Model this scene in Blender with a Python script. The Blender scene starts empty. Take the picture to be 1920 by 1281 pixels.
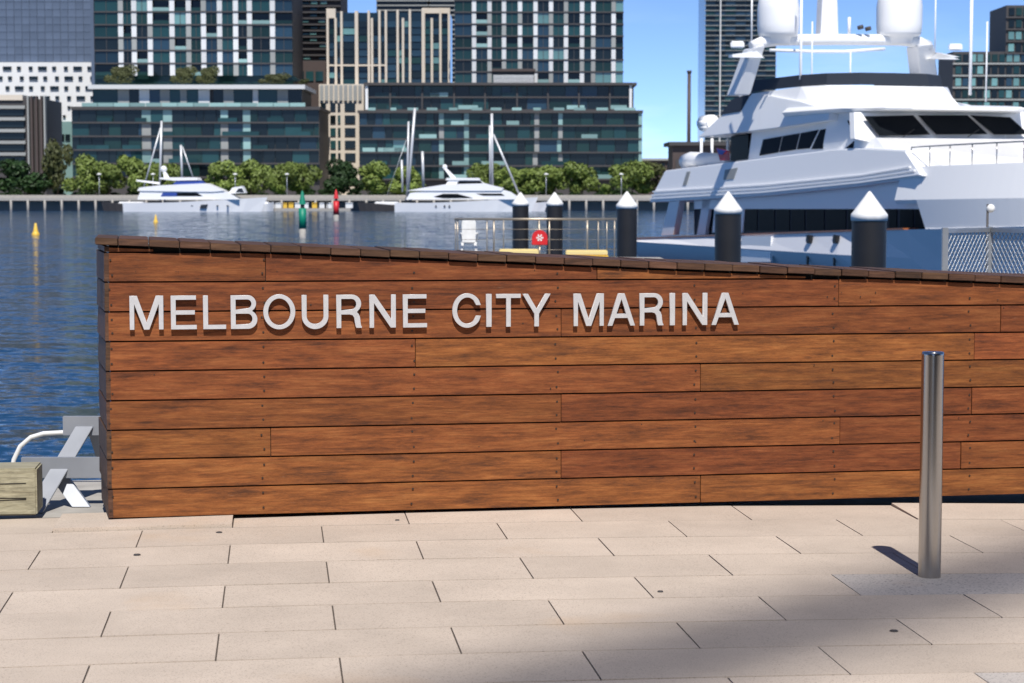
import bpy, bmesh, math, random
from mathutils import Vector, Matrix
random.seed(7)
SC = bpy.context.scene
COL = SC.collection
R = math.radians

# ------------------------------------------------------------------ camera, sky, sun, exposure
F = 3733.0; CAMH = 1.55; HOR = 359.0
PITCH = math.atan((640.5 - HOR) / F)
cam_d = bpy.data.cameras.new('camera'); cam = bpy.data.objects.new('camera', cam_d); COL.objects.link(cam)
cam_d.sensor_width = 36; cam_d.lens = F * 36 / 1920
cam.location = (0, 0, CAMH); cam.rotation_euler = (math.pi / 2 - PITCH, 0, 0)
cam_d.clip_start = 0.1; cam_d.clip_end = 6000
cam_d.dof.use_dof = True; cam_d.dof.focus_distance = 9.6; cam_d.dof.aperture_fstop = 7.1
SC.camera = cam

SUN_EL = 54.0; SUN_AZ = (0.107, -0.994)          # horizontal direction towards the sun
world = bpy.data.worlds.new('World'); SC.world = world; world.use_nodes = True
nt = world.node_tree; nt.nodes.clear()
wo = nt.nodes.new('ShaderNodeOutputWorld'); bg = nt.nodes.new('ShaderNodeBackground')
sky = nt.nodes.new('ShaderNodeTexSky'); sky.sky_type = 'NISHITA'; sky.sun_disc = False
sky.sun_elevation = R(SUN_EL); sky.sun_rotation = math.atan2(SUN_AZ[0], SUN_AZ[1])
sky.air_density = 0.3; sky.dust_density = 0.0; sky.ozone_density = 5.0
bg.inputs['Strength'].default_value = 0.15
# thin fair-weather cloud low over the horizon
tc = nt.nodes.new('ShaderNodeTexCoord'); mp = nt.nodes.new('ShaderNodeMapping'); mp.inputs['Scale'].default_value = (3, 3, 14)
nz = nt.nodes.new('ShaderNodeTexNoise'); nz.inputs['Scale'].default_value = 2.2; nz.inputs['Detail'].default_value = 6
rp = nt.nodes.new('ShaderNodeValToRGB'); rp.color_ramp.elements[0].position = 0.5; rp.color_ramp.elements[1].position = 0.75
sx = nt.nodes.new('ShaderNodeSeparateXYZ'); mr = nt.nodes.new('ShaderNodeMapRange')
mr.inputs['From Min'].default_value = 0.0; mr.inputs['From Max'].default_value = 0.09; mr.inputs['To Min'].default_value = 0.75; mr.inputs['To Max'].default_value = 0.04
mu = nt.nodes.new('ShaderNodeMath'); mu.operation = 'MULTIPLY'
mx = nt.nodes.new('ShaderNodeMix'); mx.data_type = 'RGBA'; mx.inputs[7].default_value = (6.5, 7.2, 8.6, 1)
L = nt.links.new
L(tc.outputs['Generated'], mp.inputs['Vector']); L(mp.outputs[0], nz.inputs['Vector']); L(nz.outputs['Fac'], rp.inputs[0])
L(tc.outputs['Generated'], sx.inputs[0]); L(sx.outputs['Z'], mr.inputs['Value'])
L(rp.outputs[0], mu.inputs[0]); L(mr.outputs[0], mu.inputs[1]); L(mu.outputs[0], mx.inputs[0])
L(sky.outputs[0], mx.inputs[6]); L(mx.outputs[2], bg.inputs['Color']); L(bg.outputs[0], wo.inputs[0])

sd = bpy.data.lights.new('sun', 'SUN'); sd.energy = 4.2; sd.angle = R(0.53); sd.color = (1, 0.955, 0.89)
so = bpy.data.objects.new('sun', sd); COL.objects.link(so); so.location = (5, -40, 60)
ce = math.cos(R(SUN_EL))
so.rotation_euler = Vector((SUN_AZ[0] * ce, SUN_AZ[1] * ce, math.sin(R(SUN_EL)))).to_track_quat('Z', 'Y').to_euler()
SC.view_settings.view_transform = 'Standard'; SC.view_settings.look = 'None'
SC.view_settings.exposure = 0.3; SC.view_settings.gamma = 1
SC.cycles.max_bounces = 6; SC.cycles.caustics_reflective = False; SC.cycles.caustics_refractive = False

# ------------------------------------------------------------------ photo pixel -> place
cp, sp_ = math.cos(PITCH), math.sin(PITCH)
def ray(x, y):
    a = (x - 960) / F; b = -(y - 640.5) / F
    return Vector((a, cp + b * sp_, -sp_ + b * cp))
def G(x, y, z=0.0):                       # where the ray meets the level z
    d = ray(x, y); return Vector((0, 0, CAMH)) + d * ((z - CAMH) / d.z)
def V(x, y, D):                           # at distance D in front
    d = ray(x, y); return Vector((0, 0, CAMH)) + d * (D / d.y)
WATER = -2.0

# ------------------------------------------------------------------ materials
MATS = {}
def mat(name, col, rough=0.6, metal=0.0, spec=0.5, var=0.0, scale=8.0, bump=0.0, objvar=0.0, stretch=None, detail=4):
    if name in MATS: return MATS[name]
    m = bpy.data.materials.new(name); m.use_nodes = True; t = m.node_tree; p = t.nodes['Principled BSDF']
    p.inputs['Roughness'].default_value = rough; p.inputs['Metallic'].default_value = metal
    p.inputs['Specular IOR Level'].default_value = spec
    c4 = (*col, 1); p.inputs['Base Color'].default_value = c4
    if var or bump or objvar:
        c = t.nodes.new('ShaderNodeTexCoord'); mpp = t.nodes.new('ShaderNodeMapping')
        if stretch: mpp.inputs['Scale'].default_value = stretch
        t.links.new(c.outputs['Object'], mpp.inputs['Vector'])
        n = t.nodes.new('ShaderNodeTexNoise'); n.inputs['Scale'].default_value = scale; n.inputs['Detail'].default_value = detail
        t.links.new(mpp.outputs[0], n.inputs['Vector'])
        h = t.nodes.new('ShaderNodeHueSaturation'); h.inputs['Color'].default_value = c4
        r = t.nodes.new('ShaderNodeMapRange'); r.inputs['From Min'].default_value = 0.3; r.inputs['From Max'].default_value = 0.7
        r.inputs['To Min'].default_value = 1 - var; r.inputs['To Max'].default_value = 1 + var
        t.links.new(n.outputs['Fac'], r.inputs['Value'])
        if objvar:
            oi = t.nodes.new('ShaderNodeObjectInfo'); r2 = t.nodes.new('ShaderNodeMapRange')
            r2.inputs['To Min'].default_value = 1 - objvar; r2.inputs['To Max'].default_value = 1 + objvar
            t.links.new(oi.outputs['Random'], r2.inputs['Value'])
            m2 = t.nodes.new('ShaderNodeMath'); m2.operation = 'MULTIPLY'
            t.links.new(r.outputs[0], m2.inputs[0]); t.links.new(r2.outputs[0], m2.inputs[1]); t.links.new(m2.outputs[0], h.inputs['Value'])
        else: t.links.new(r.outputs[0], h.inputs['Value'])
        t.links.new(h.outputs[0], p.inputs['Base Color'])
        if bump:
            b = t.nodes.new('ShaderNodeBump'); b.inputs['Strength'].default_value = bump; b.inputs['Distance'].default_value = 0.01
            t.links.new(n.outputs['Fac'], b.inputs['Height']); t.links.new(b.outputs[0], p.inputs['Normal'])
    MATS[name] = m; return m

def wood_mat(name, base, dark, light, weather=0.0):
    m = bpy.data.materials.new(name); m.use_nodes = True; t = m.node_tree; p = t.nodes['Principled BSDF']; N = t.nodes.new; LK = t.links.new
    p.inputs['Roughness'].default_value = 0.62; p.inputs['Specular IOR Level'].default_value = 0.3
    c = N('ShaderNodeTexCoord'); oi = N('ShaderNodeObjectInfo')
    off = N('ShaderNodeVectorMath'); off.operation = 'SCALE'; off.inputs[0].default_value = (37, 11, 23); LK(oi.outputs['Random'], off.inputs['Scale'])
    ad = N('ShaderNodeVectorMath'); ad.operation = 'ADD'; LK(c.outputs['Object'], ad.inputs[0]); LK(off.outputs[0], ad.inputs[1])
    m1 = N('ShaderNodeMapping'); m1.inputs['Scale'].default_value = (2.6, 48, 48); LK(ad.outputs[0], m1.inputs['Vector'])
    n1 = N('ShaderNodeTexNoise'); n1.inputs['Scale'].default_value = 1.6; n1.inputs['Detail'].default_value = 7; n1.inputs['Roughness'].default_value = 0.7; n1.inputs['Distortion'].default_value = 0.6; LK(m1.outputs[0], n1.inputs['Vector'])
    m2 = N('ShaderNodeMapping'); m2.inputs['Scale'].default_value = (2.4, 16, 16); LK(ad.outputs[0], m2.inputs['Vector'])
    n2 = N('ShaderNodeTexNoise'); n2.inputs['Scale'].default_value = 1.3; n2.inputs['Detail'].default_value = 12; n2.inputs['Roughness'].default_value = 0.8; LK(m2.outputs[0], n2.inputs['Vector'])
    m3 = N('ShaderNodeMapping'); m3.inputs['Scale'].default_value = (3.2, 13, 13); LK(ad.outputs[0], m3.inputs['Vector'])
    n3 = N('ShaderNodeTexNoise'); n3.inputs['Scale'].default_value = 3.5; n3.inputs['Detail'].default_value = 12; n3.inputs['Roughness'].default_value = 0.85; LK(m3.outputs[0], n3.inputs['Vector'])
    r2 = N('ShaderNodeValToRGB'); e = r2.color_ramp.elements; e[0].position = 0.36; e[0].color = (*dark, 1); e[1].position = 0.65; e[1].color = (*light, 1)
    el = e.new(0.5); el.color = (*base, 1); LK(n2.outputs['Fac'], r2.inputs[0])
    r1 = N('ShaderNodeMapRange'); r1.inputs['From Min'].default_value = 0.3; r1.inputs['From Max'].default_value = 0.7; r1.inputs['To Min'].default_value = 0.58; r1.inputs['To Max'].default_value = 1.36; LK(n1.outputs['Fac'], r1.inputs['Value'])
    ro = N('ShaderNodeMapRange'); ro.inputs['To Min'].default_value = 0.78; ro.inputs['To Max'].default_value = 1.14; LK(oi.outputs['Random'], ro.inputs['Value'])
    mm = N('ShaderNodeMath'); mm.operation = 'MULTIPLY'; LK(r1.outputs[0], mm.inputs[0]); LK(ro.outputs[0], mm.inputs[1])
    hs = N('ShaderNodeHueSaturation'); LK(r2.outputs[0], hs.inputs['Color']); LK(mm.outputs[0], hs.inputs['Value'])
    hr = N('ShaderNodeMapRange'); hr.inputs['To Min'].default_value = 0.493; hr.inputs['To Max'].default_value = 0.507
    frc = N('ShaderNodeMath'); frc.operation = 'FRACT'; ml = N('ShaderNodeMath'); ml.operation = 'MULTIPLY'; ml.inputs[1].default_value = 7.31
    LK(oi.outputs['Random'], ml.inputs[0]); LK(ml.outputs[0], frc.inputs[0]); LK(frc.outputs[0], hr.inputs['Value']); LK(hr.outputs[0], hs.inputs['Hue'])
    # grey-black weather blotches
    r3 = N('ShaderNodeMapRange'); r3.inputs['From Min'].default_value = 0.53; r3.inputs['From Max'].default_value = 0.72; r3.inputs['To Min'].default_value = 0; r3.inputs['To Max'].default_value = 0.5 + weather; LK(n3.outputs['Fac'], r3.inputs['Value'])
    mxx = N('ShaderNodeMix'); mxx.data_type = 'RGBA'; mxx.inputs[7].default_value = (0.075, 0.036, 0.02, 1); LK(r3.outputs[0], mxx.inputs[0]); LK(hs.outputs[0], mxx.inputs[6])
    m4 = N('ShaderNodeMapping'); m4.inputs['Scale'].default_value = (4, 30, 30); LK(ad.outputs[0], m4.inputs['Vector'])
    n4 = N('ShaderNodeTexNoise'); n4.inputs['Scale'].default_value = 2.2; n4.inputs['Detail'].default_value = 8; n4.inputs['Roughness'].default_value = 0.8; LK(m4.outputs[0], n4.inputs['Vector'])
    r4 = N('ShaderNodeMapRange'); r4.inputs['From Min'].default_value = 0.63; r4.inputs['From Max'].default_value = 0.74; r4.inputs['To Max'].default_value = 0.5; LK(n4.outputs['Fac'], r4.inputs['Value'])
    mx4 = N('ShaderNodeMix'); mx4.data_type = 'RGBA'; mx4.inputs[7].default_value = (0.36, 0.25, 0.17, 1); LK(r4.outputs[0], mx4.inputs[0]); LK(mxx.outputs[2], mx4.inputs[6])
    LK(mx4.outputs[2], p.inputs['Base Color'])
    b = N('ShaderNodeBump'); b.inputs['Strength'].default_value = 0.35; b.inputs['Distance'].default_value = 0.004; LK(n1.outputs['Fac'], b.inputs['Height']); LK(b.outputs[0], p.inputs['Normal'])
    MATS[name] = m; return m

def paver_mat(name, col, dark, dens=0.5, spot=170.0):
    m = bpy.data.materials.new(name); m.use_nodes = True; t = m.node_tree; p = t.nodes['Principled BSDF']; N = t.nodes.new; LK = t.links.new
    p.inputs['Roughness'].default_value = 0.8; p.inputs['Specular IOR Level'].default_value = 0.25
    c = N('ShaderNodeTexCoord'); oi = N('ShaderNodeObjectInfo')
    n = N('ShaderNodeTexNoise'); n.inputs['Scale'].default_value = spot; n.inputs['Detail'].default_value = 2; LK(c.outputs['Object'], n.inputs['Vector'])
    n2 = N('ShaderNodeTexNoise'); n2.inputs['Scale'].default_value = 2.3; n2.inputs['Detail'].default_value = 6; n2.inputs['Roughness'].default_value = 0.65; LK(c.outputs['Object'], n2.inputs['Vector'])
    v = N('ShaderNodeTexVoronoi'); v.inputs['Scale'].default_value = 55; LK(c.outputs['Object'], v.inputs['Vector'])
    r = N('ShaderNodeMapRange'); r.inputs['From Min'].default_value = 0.55; r.inputs['From Max'].default_value = 0.72; r.inputs['To Max'].default_value = dens; LK(n.outputs['Fac'], r.inputs['Value'])
    rv = N('ShaderNodeMapRange'); rv.inputs['From Min'].default_value = 0.10; rv.inputs['From Max'].default_value = 0.04; rv.inputs['To Max'].default_value = dens; LK(v.outputs['Distance'], rv.inputs['Value'])
    mxm = N('ShaderNodeMath'); mxm.operation = 'MAXIMUM'; LK(r.outputs[0], mxm.inputs[0]); LK(rv.outputs[0], mxm.inputs[1])
    rb = N('ShaderNodeMapRange'); rb.inputs['From Min'].default_value = 0.3; rb.inputs['From Max'].default_value = 0.7; rb.inputs['To Min'].default_value = 0.9; rb.inputs['To Max'].default_value = 1.09; LK(n2.outputs['Fac'], rb.inputs['Value'])
    ro = N('ShaderNodeMapRange'); ro.inputs['To Min'].default_value = 0.91; ro.inputs['To Max'].default_value = 1.05; LK(oi.outputs['Random'], ro.inputs['Value'])
    mm = N('ShaderNodeMath'); mm.operation = 'MULTIPLY'; LK(rb.outputs[0], mm.inputs[0]); LK(ro.outputs[0], mm.inputs[1])
    hs = N('ShaderNodeHueSaturation'); hs.inputs['Color'].default_value = (*col, 1); LK(mm.outputs[0], hs.inputs['Value'])
    mxx = N('ShaderNodeMix'); mxx.data_type = 'RGBA'; mxx.inputs[7].default_value = (*dark, 1); LK(mxm.outputs[0], mxx.inputs[0]); LK(hs.outputs[0], mxx.inputs[6])
    n5 = N('ShaderNodeTexNoise'); n5.inputs['Scale'].default_value = 1.1; n5.inputs['Detail'].default_value = 5; LK(c.outputs['Object'], n5.inputs['Vector'])
    r5 = N('ShaderNodeMapRange'); r5.inputs['From Min'].default_value = 0.62; r5.inputs['From Max'].default_value = 0.78; r5.inputs['To Max'].default_value = 0.55; LK(n5.outputs['Fac'], r5.inputs['Value'])
    mx5 = N('ShaderNodeMix'); mx5.data_type = 'RGBA'; mx5.inputs[7].default_value = (0.50, 0.34, 0.20, 1); LK(r5.outputs[0], mx5.inputs[0]); LK(mxx.outputs[2], mx5.inputs[6])
    LK(mx5.outputs[2], p.inputs['Base Color'])
    b = N('ShaderNodeBump'); b.inputs['Strength'].default_value = 0.25; b.inputs['Distance'].default_value = 0.003; LK(n.outputs['Fac'], b.inputs['Height']); LK(b.outputs[0], p.inputs['Normal'])
    MATS[name] = m; return m

M_wood = wood_mat('hardwood', (0.228, 0.072, 0.021), (0.095, 0.033, 0.014), (0.32, 0.118, 0.036))
M_cap = wood_mat('weathered_hardwood', (0.095, 0.048, 0.028), (0.05, 0.028, 0.02), (0.135, 0.072, 0.042), 0.3)
M_pine = wood_mat('treated_pine', (0.36, 0.335, 0.23), (0.28, 0.25, 0.165), (0.43, 0.40, 0.29), -0.5)
M_paver = paver_mat('paver', (0.55, 0.463, 0.385), (0.20, 0.155, 0.12), 0.6)
M_aggr = paver_mat('exposed_aggregate', (0.50, 0.455, 0.42), (0.10, 0.10, 0.105), 0.8, 95)
M_conc = mat('concrete', (0.36, 0.34, 0.31), 0.85, var=0.18, scale=6, bump=0.2)
M_joint = mat('joint_sand', (0.10, 0.08, 0.065), 0.9)
M_letter = mat('brushed_aluminium', (0.77, 0.77, 0.78), 0.4, 0.45, var=0.06, scale=30)
M_steel = mat('stainless_steel', (0.42, 0.41, 0.40), 0.2, 1.0, var=0.12, scale=5, stretch=(1, 1, 0.12))
M_screw = mat('dull_screw_steel', (0.05, 0.03, 0.02), 0.6, 0.2)
M_black = mat('black_sleeve', (0.012, 0.012, 0.014), 0.5, var=0.2, scale=2)
M_dark = mat('dark_void', (0.012, 0.011, 0.01), 0.9)
M_white = mat('white_gelcoat', (0.87, 0.87, 0.87), 0.3, 0, 0.25)
M_whitep = mat('white_plastic', (0.80, 0.80, 0.78), 0.45, var=0.1, scale=6)
M_alu = mat('mill_aluminium', (0.36, 0.38, 0.42), 0.45, 0.4, var=0.08, scale=5)
M_galv = mat('galvanised_steel', (0.42, 0.45, 0.49), 0.45, 0.7, var=0.1, scale=9)
M_bronze = mat('rail_steel', (0.46, 0.39, 0.30), 0.35, 0.7)
M_yell = mat('yellow_plastic', (0.80, 0.50, 0.06), 0.5)
M_paley = mat('pale_yellow_board', (0.85, 0.68, 0.30), 0.55)
M_red = mat('red_plastic', (0.62, 0.02, 0.025), 0.45)
M_green = mat('green_marker', (0.0, 0.22, 0.13), 0.5)
M_hull = mat('pale_grey_hull', (0.84, 0.83, 0.84), 0.4, 0, 0.2)
M_teak = mat('varnished_teak', (0.28, 0.09, 0.03), 0.3)
M_yglass = mat('yacht_glass', (0.008, 0.010, 0.013), 0.15, 0, 0.02)
M_tint = mat('tinted_screen', (0.035, 0.042, 0.055), 0.2, 0, 0.03)
M_navy = mat('navy_canvas', (0.02, 0.06, 0.30), 0.6)
M_mast = mat('mast_aluminium', (0.62, 0.63, 0.64), 0.4, 0.3)
M_slab = mat('dark_slab_edge', (0.055, 0.05, 0.05), 0.6)
M_brown = mat('brown_cladding', (0.07, 0.05, 0.045), 0.6)
M_cream = mat('cream_concrete', (0.62, 0.55, 0.46), 0.7, var=0.05, scale=0.3)
M_panel = mat('white_panel', (0.66, 0.67, 0.67), 0.5, objvar=0.12, var=0.02)
M_greyp = mat('grey_panel', (0.30, 0.31, 0.30), 0.6, objvar=0.1, var=0.02)
M_wperf = mat('white_perforated_cladding', (0.74, 0.74, 0.73), 0.6)
M_bluegl = mat('blue_grey_glass', (0.105, 0.135, 0.195), 0.25, 0, 0.4, objvar=0.1, var=0.25, scale=0.12)
M_balus = mat('balustrade_glass', (0.24, 0.38, 0.36), 0.15, objvar=0.3, var=0.02)
GL = [mat('glass_teal', (0.014, 0.048, 0.052), 0.1, 0, 0.3, objvar=0.4, var=0.15, scale=0.4),
      mat('glass_deep', (0.007, 0.012, 0.015), 0.08, 0, 0.3, objvar=0.4, var=0.15, scale=0.4),
      mat('glass_blue', (0.018, 0.042, 0.068), 0.1, 0, 0.3, objvar=0.4, var=0.15, scale=0.4),
      mat('glass_pale', (0.12, 0.25, 0.24), 0.12, 0, 0.8, objvar=0.25, var=0.15, scale=0.4),
      mat('glass_green', (0.012, 0.035, 0.032), 0.1, 0, 0.3, objvar=0.4, var=0.15, scale=0.4)]
M_bark = mat('bark', (0.09, 0.07, 0.05), 0.9)
def leaf_mat(name, col):
    m = mat(name, col, 0.55, 0, 0.3, objvar=0.22, var=0.35, scale=0.9)
    return m
M_leaf = leaf_mat('leaf', (0.15, 0.20, 0.045)); M_leafd = leaf_mat('leaf_dark', (0.025, 0.055, 0.016)); M_leafo = leaf_mat('leaf_olive', (0.09, 0.10, 0.035))
M_grass = mat('lawn_grass', (0.10, 0.17, 0.03), 0.8, var=0.3, scale=0.5)

# ------------------------------------------------------------------ builders
def tag(o, label=None, cat=None, group=None, kind=None):
    if label: o['label'] = label
    if cat: o['category'] = cat
    if group: o['group'] = group
    if kind: o['kind'] = kind
    return o
def empty(name, loc, rz=0.0, label=None, cat=None, group=None):
    o = bpy.data.objects.new(name, None); COL.objects.link(o); o.location = loc; o.rotation_euler = (0, 0, rz)
    o.empty_display_size = 0.1
    return tag(o, label, cat, group)
def link(name, me, parent=None, loc=None, m=None):
    o = bpy.data.objects.new(name, me); COL.objects.link(o)
    if m is not None:
        me.materials.clear(); me.materials.append(m)
    if parent is not None: o.parent = parent
    if loc is not None: o.location = loc
    return o
def mesh(name, verts, faces, smooth=False):
    me = bpy.data.meshes.new(name); me.from_pydata([tuple(v) for v in verts], [], faces); me.update()
    if smooth:
        for p in me.polygons: p.use_smooth = True
    return me
_BOX = {}
def boxmesh(m):
    if m.name not in _BOX:
        v = [(x, y, z) for x in (-.5, .5) for y in (0, 1) for z in (-.5, .5)]
        f = [(0, 1, 3, 2), (4, 6, 7, 5), (0, 4, 5, 1), (2, 3, 7, 6), (0, 2, 6, 4), (1, 5, 7, 3)]
        me = mesh('block_' + m.name, v, f); me.materials.append(m); _BOX[m.name] = me
    return _BOX[m.name]
def FB(parent, name, x0, y0, x1, y1, D, depth, m):
    """box part: front face at distance D, spanning photo pixels x0..x1, y0..y1"""
    X0 = V(x0, 180, D).x; X1 = V(x1, 180, D).x; Z1 = V(960, y0, D).z; Z0 = V(960, y1, D).z
    o = bpy.data.objects.new(name, boxmesh(m)); COL.objects.link(o); o.parent = parent
    pl = parent.location if parent else Vector((0, 0, 0))
    o.location = Vector(((X0 + X1) / 2, D, (Z0 + Z1) / 2)) - pl; o.scale = (X1 - X0, depth, Z1 - Z0)
    return o
def bm_new(): return bmesh.new()
def add_box(bm, c, s, rot=None):
    r = bmesh.ops.create_cube(bm, size=1.0); vs = r['verts']
    bmesh.ops.scale(bm, vec=s, verts=vs)
    if rot is not None: bmesh.ops.rotate(bm, cent=(0, 0, 0), matrix=rot, verts=vs)
    bmesh.ops.translate(bm, vec=c, verts=vs); return vs
def add_tube(bm, pts, r, seg=10, r1=None, caps=True):
    pts = [Vector(p) for p in pts]; rings = []
    for i, p in enumerate(pts):
        d = (pts[min(i + 1, len(pts) - 1)] - pts[max(i - 1, 0)]).normalized()
        a = d.orthogonal().normalized() if i == 0 else (pa - d * pa.dot(d)).normalized()
        pa = a; b = d.cross(a); rr = r if r1 is None else r + (r1 - r) * i / (len(pts) - 1)
        rings.append([bm.verts.new(p + (a * math.cos(2 * math.pi * k / seg) + b * math.sin(2 * math.pi * k / seg)) * rr) for k in range(seg)])
    for A, B in zip(rings, rings[1:]):
        for k in range(seg):
            f = bm.faces.new((A[k], A[(k + 1) % seg], B[(k + 1) % seg], B[k])); f.smooth = True
    if caps: bm.faces.new(rings[0][::-1]); bm.faces.new(rings[-1])
def add_lathe(bm, prof, c=(0, 0, 0), seg=32, smooth=True):
    c = Vector(c); rings = []
    for r, z in prof:
        rings.append([bm.verts.new(c + Vector((r * math.cos(2 * math.pi * k / seg), r * math.sin(2 * math.pi * k / seg), z))) for k in range(seg)] if r > 1e-6 else [bm.verts.new(c + Vector((0, 0, z)))])
    for A, B in zip(rings, rings[1:]):
        for k in range(seg):
            a = [A[k % len(A)]] + ([A[(k + 1) % seg]] if len(A) > 1 else []); b = [B[(k + 1) % len(B)]] + ([B[k]] if len(B) > 1 else [])
            f = bm.faces.new(a + b if len(B) > 1 else a + [B[0]]); f.smooth = smooth
def add_prism(bm, poly, ext):
    """poly: list of 3-D points (planar), extruded by vector ext"""
    ext = Vector(ext); A = [bm.verts.new(Vector(p)) for p in poly]; B = [bm.verts.new(Vector(p) + ext) for p in poly]
    n = len(A); bm.faces.new(A); bm.faces.new(B[::-1])
    for i in range(n): bm.faces.new((A[i], B[i], B[(i + 1) % n], A[(i + 1) % n]))
def finish(bm, name, m, parent=None, loc=None, bevel=0, smooth_angle=None):
    bmesh.ops.recalc_face_normals(bm, faces=bm.faces)
    if bevel: bmesh.ops.bevel(bm, geom=bm.edges[:], offset=bevel, segments=2, affect='EDGES', clamp_overlap=True)
    me = bpy.data.meshes.new(name); bm.to_mesh(me); bm.free()
    return link(name, me, parent, loc, m)

# ------------------------------------------------------------------ setting: water, promenade, pavers
def waterbody():
    m = bpy.data.materials.new('harbour_water'); m.use_nodes = True; t = m.node_tree; p = t.nodes['Principled BSDF']; N = t.nodes.new; LK = t.links.new
    p.inputs['Base Color'].default_value = (0.010, 0.048, 0.115, 1); p.inputs['Roughness'].default_value = 0.08; p.inputs['IOR'].default_value = 1.2
    g = N('ShaderNodeNewGeometry')
    acc = None
    for sc_, st, w in ((0.55, (1, 1.5, 1), 0.16), (2.0, (1, 1.8, 1), 0.22), (6.5, (1, 1.6, 1), 0.12)):
        a = N('ShaderNodeMapping'); a.inputs['Scale'].default_value = st; LK(g.outputs['Position'], a.inputs['Vector'])
        n = N('ShaderNodeTexNoise'); n.inputs['Scale'].default_value = sc_; n.inputs['Detail'].default_value = 3; LK(a.outputs[0], n.inputs['Vector'])
        q = N('ShaderNodeVectorMath'); q.operation = 'SUBTRACT'; q.inputs[1].default_value = (.5, .5, .5); LK(n.outputs['Color'], q.inputs[0])
        k = N('ShaderNodeVectorMath'); k.operation = 'MULTIPLY'; k.inputs[1].default_value = (w * 2.4, w * 4.2, 0); LK(q.outputs[0], k.inputs[0])
        if acc is None: acc = k
        else:
            z_ = N('ShaderNodeVectorMath'); LK(acc.outputs[0], z_.inputs[0]); LK(k.outputs[0], z_.inputs[1]); acc = z_
    up = N('ShaderNodeVectorMath'); up.inputs[1].default_value = (0, 0, 1); LK(acc.outputs[0], up.inputs[0])
    nn = N('ShaderNodeVectorMath'); nn.operation = 'NORMALIZE'; LK(up.outputs[0], nn.inputs[0]); LK(nn.outputs[0], p.inputs['Normal'])
    me = mesh('water', [(-1500, 11.2, WATER), (1500, 11.2, WATER), (1500, 4000, WATER), (-1500, 4000, WATER)], [(0, 1, 2, 3)])
    tag(link('water', me, m=m), 'rippled blue harbour water', 'water', kind='structure')
waterbody()

YAW_P = 0.118; PS = 0.816; PCX, PCY = 0.757, -11.2
EX = Vector((math.cos(YAW_P), math.sin(YAW_P), 0)); EY = Vector((-math.sin(YAW_P), math.cos(YAW_P), 0))
def gz(s): u = max(-6, min(6, s - 2.5)); return PS * (-0.0077 * u - 0.003 * u * u)
def PV(s, t, dz=0.0): return EX * ((s - PCX) * PS) + EY * ((t - PCY) * PS) + Vector((0, 0, gz(s) + dz))
ROWT = [0.582, 0.055, -0.492, -1.036, -1.609, -2.127, -2.654, -3.165, -3.663, -4.19, -4.72, -5.25]
bm = bm_new(); NS = 24
vs = []
for i in range(NS + 1):
    s = -9 + 20 * i / NS
    vs.append([bm.verts.new(PV(s, t, -0.005 if k < 2 else -2.6)) for k, t in enumerate((-40, 0.62, 0.62))])
for a, b in zip(vs, vs[1:]):
    for k in range(2): bm.faces.new((a[k], b[k], b[k + 1], a[k + 1]))
promenade = finish(bm, 'pavement', M_joint); tag(promenade, 'sand bed and joints of the paved promenade', 'pavement', kind='structure')
# concrete apron behind the sign wall out to the quay edge
bm = bm_new()
vs = []
for i in range(NS + 1):
    s = -9 + 20 * i / NS
    vs.append([bm.verts.new(PV(s, t, dz)) for t, dz in ((0.60, -0.03), (2.35, -0.03), (2.35, -2.6))])
for a, b in zip(vs, vs[1:]):
    for k in range(2): bm.faces.new((a[k], b[k], b[k + 1], a[k + 1]))
tag(finish(bm, 'quay_edge', M_conc), 'grey concrete quay edge behind the timber sign wall', 'quay edge', kind='structure')
rp_ = random.Random(3)
def paver(row, s0, s1, m, name='paver', dz=0.0, tilt=0.0):
    t1, t0 = ROWT[row], ROWT[row + 1]
    gs, gt = 0.0036, 0.0062
    j = [rp_.uniform(-.0012, .0012) for _ in range(4)]
    c = [(s0 + gs, t0 + gt), (s1 - gs, t0 + gt), (s1 - gs, t1 - gt), (s0 + gs, t1 - gt)]
    top = [PV(s, t, dz + jj + tilt * (t - t0)) for (s, t), jj in zip(c, j)]
    bot = [PV(s, t, -0.06) for s, t in c]
    me = mesh(name, top + bot, [(0, 1, 2, 3), (0, 4, 5, 1), (1, 5, 6, 2), (2, 6, 7, 3), (3, 7, 4, 0)])
    link(name, me, promenade, m=m)
for row in range(11):
    o = -0.5 if row % 2 == 0 else 0.0
    for k in range(-2, 8):
        s0, s1 = k + o, k + 1 + o
        if row == 0 and k == 0: paver(row, s0, s1, M_paver, dz=0.018); continue
        if row == 0 and k == 5: paver(row, s0, s1, M_paver, dz=0.002, tilt=0.02); continue
        if row in (4, 8) and k >= 4: paver(row, s0, s1, M_aggr, 'aggregate_slab', dz=-0.001); continue
        paver(row, s0, s1, M_paver)
for (x, y, w) in ((257, 1041, .016), (411, 999, .015), (1238, 1110, .012), (1676, 1184, .016), (745, 976, .011)):   # dark plugs set in the slabs
    p = G(x, y, 0.0); u = (p.dot(EX) / PS + PCX); p = G(x, y, gz(u))
    bm = bm_new(); add_lathe(bm, [(0, 0.0035), (w * .8, 0.003), (w, 0.0)], (0, 0, 0), 14)
    link('plug', bpy.data.meshes.new('plug'), promenade); bpy.data.objects[-1] if False else None
    o = [q for q in promenade.children if q.name.startswith('plug')][-1]
    bm.to_mesh(o.data); bm.free(); o.data.materials.append(M_slab); o.location = p + Vector((0, 0, 0.0015))

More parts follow.
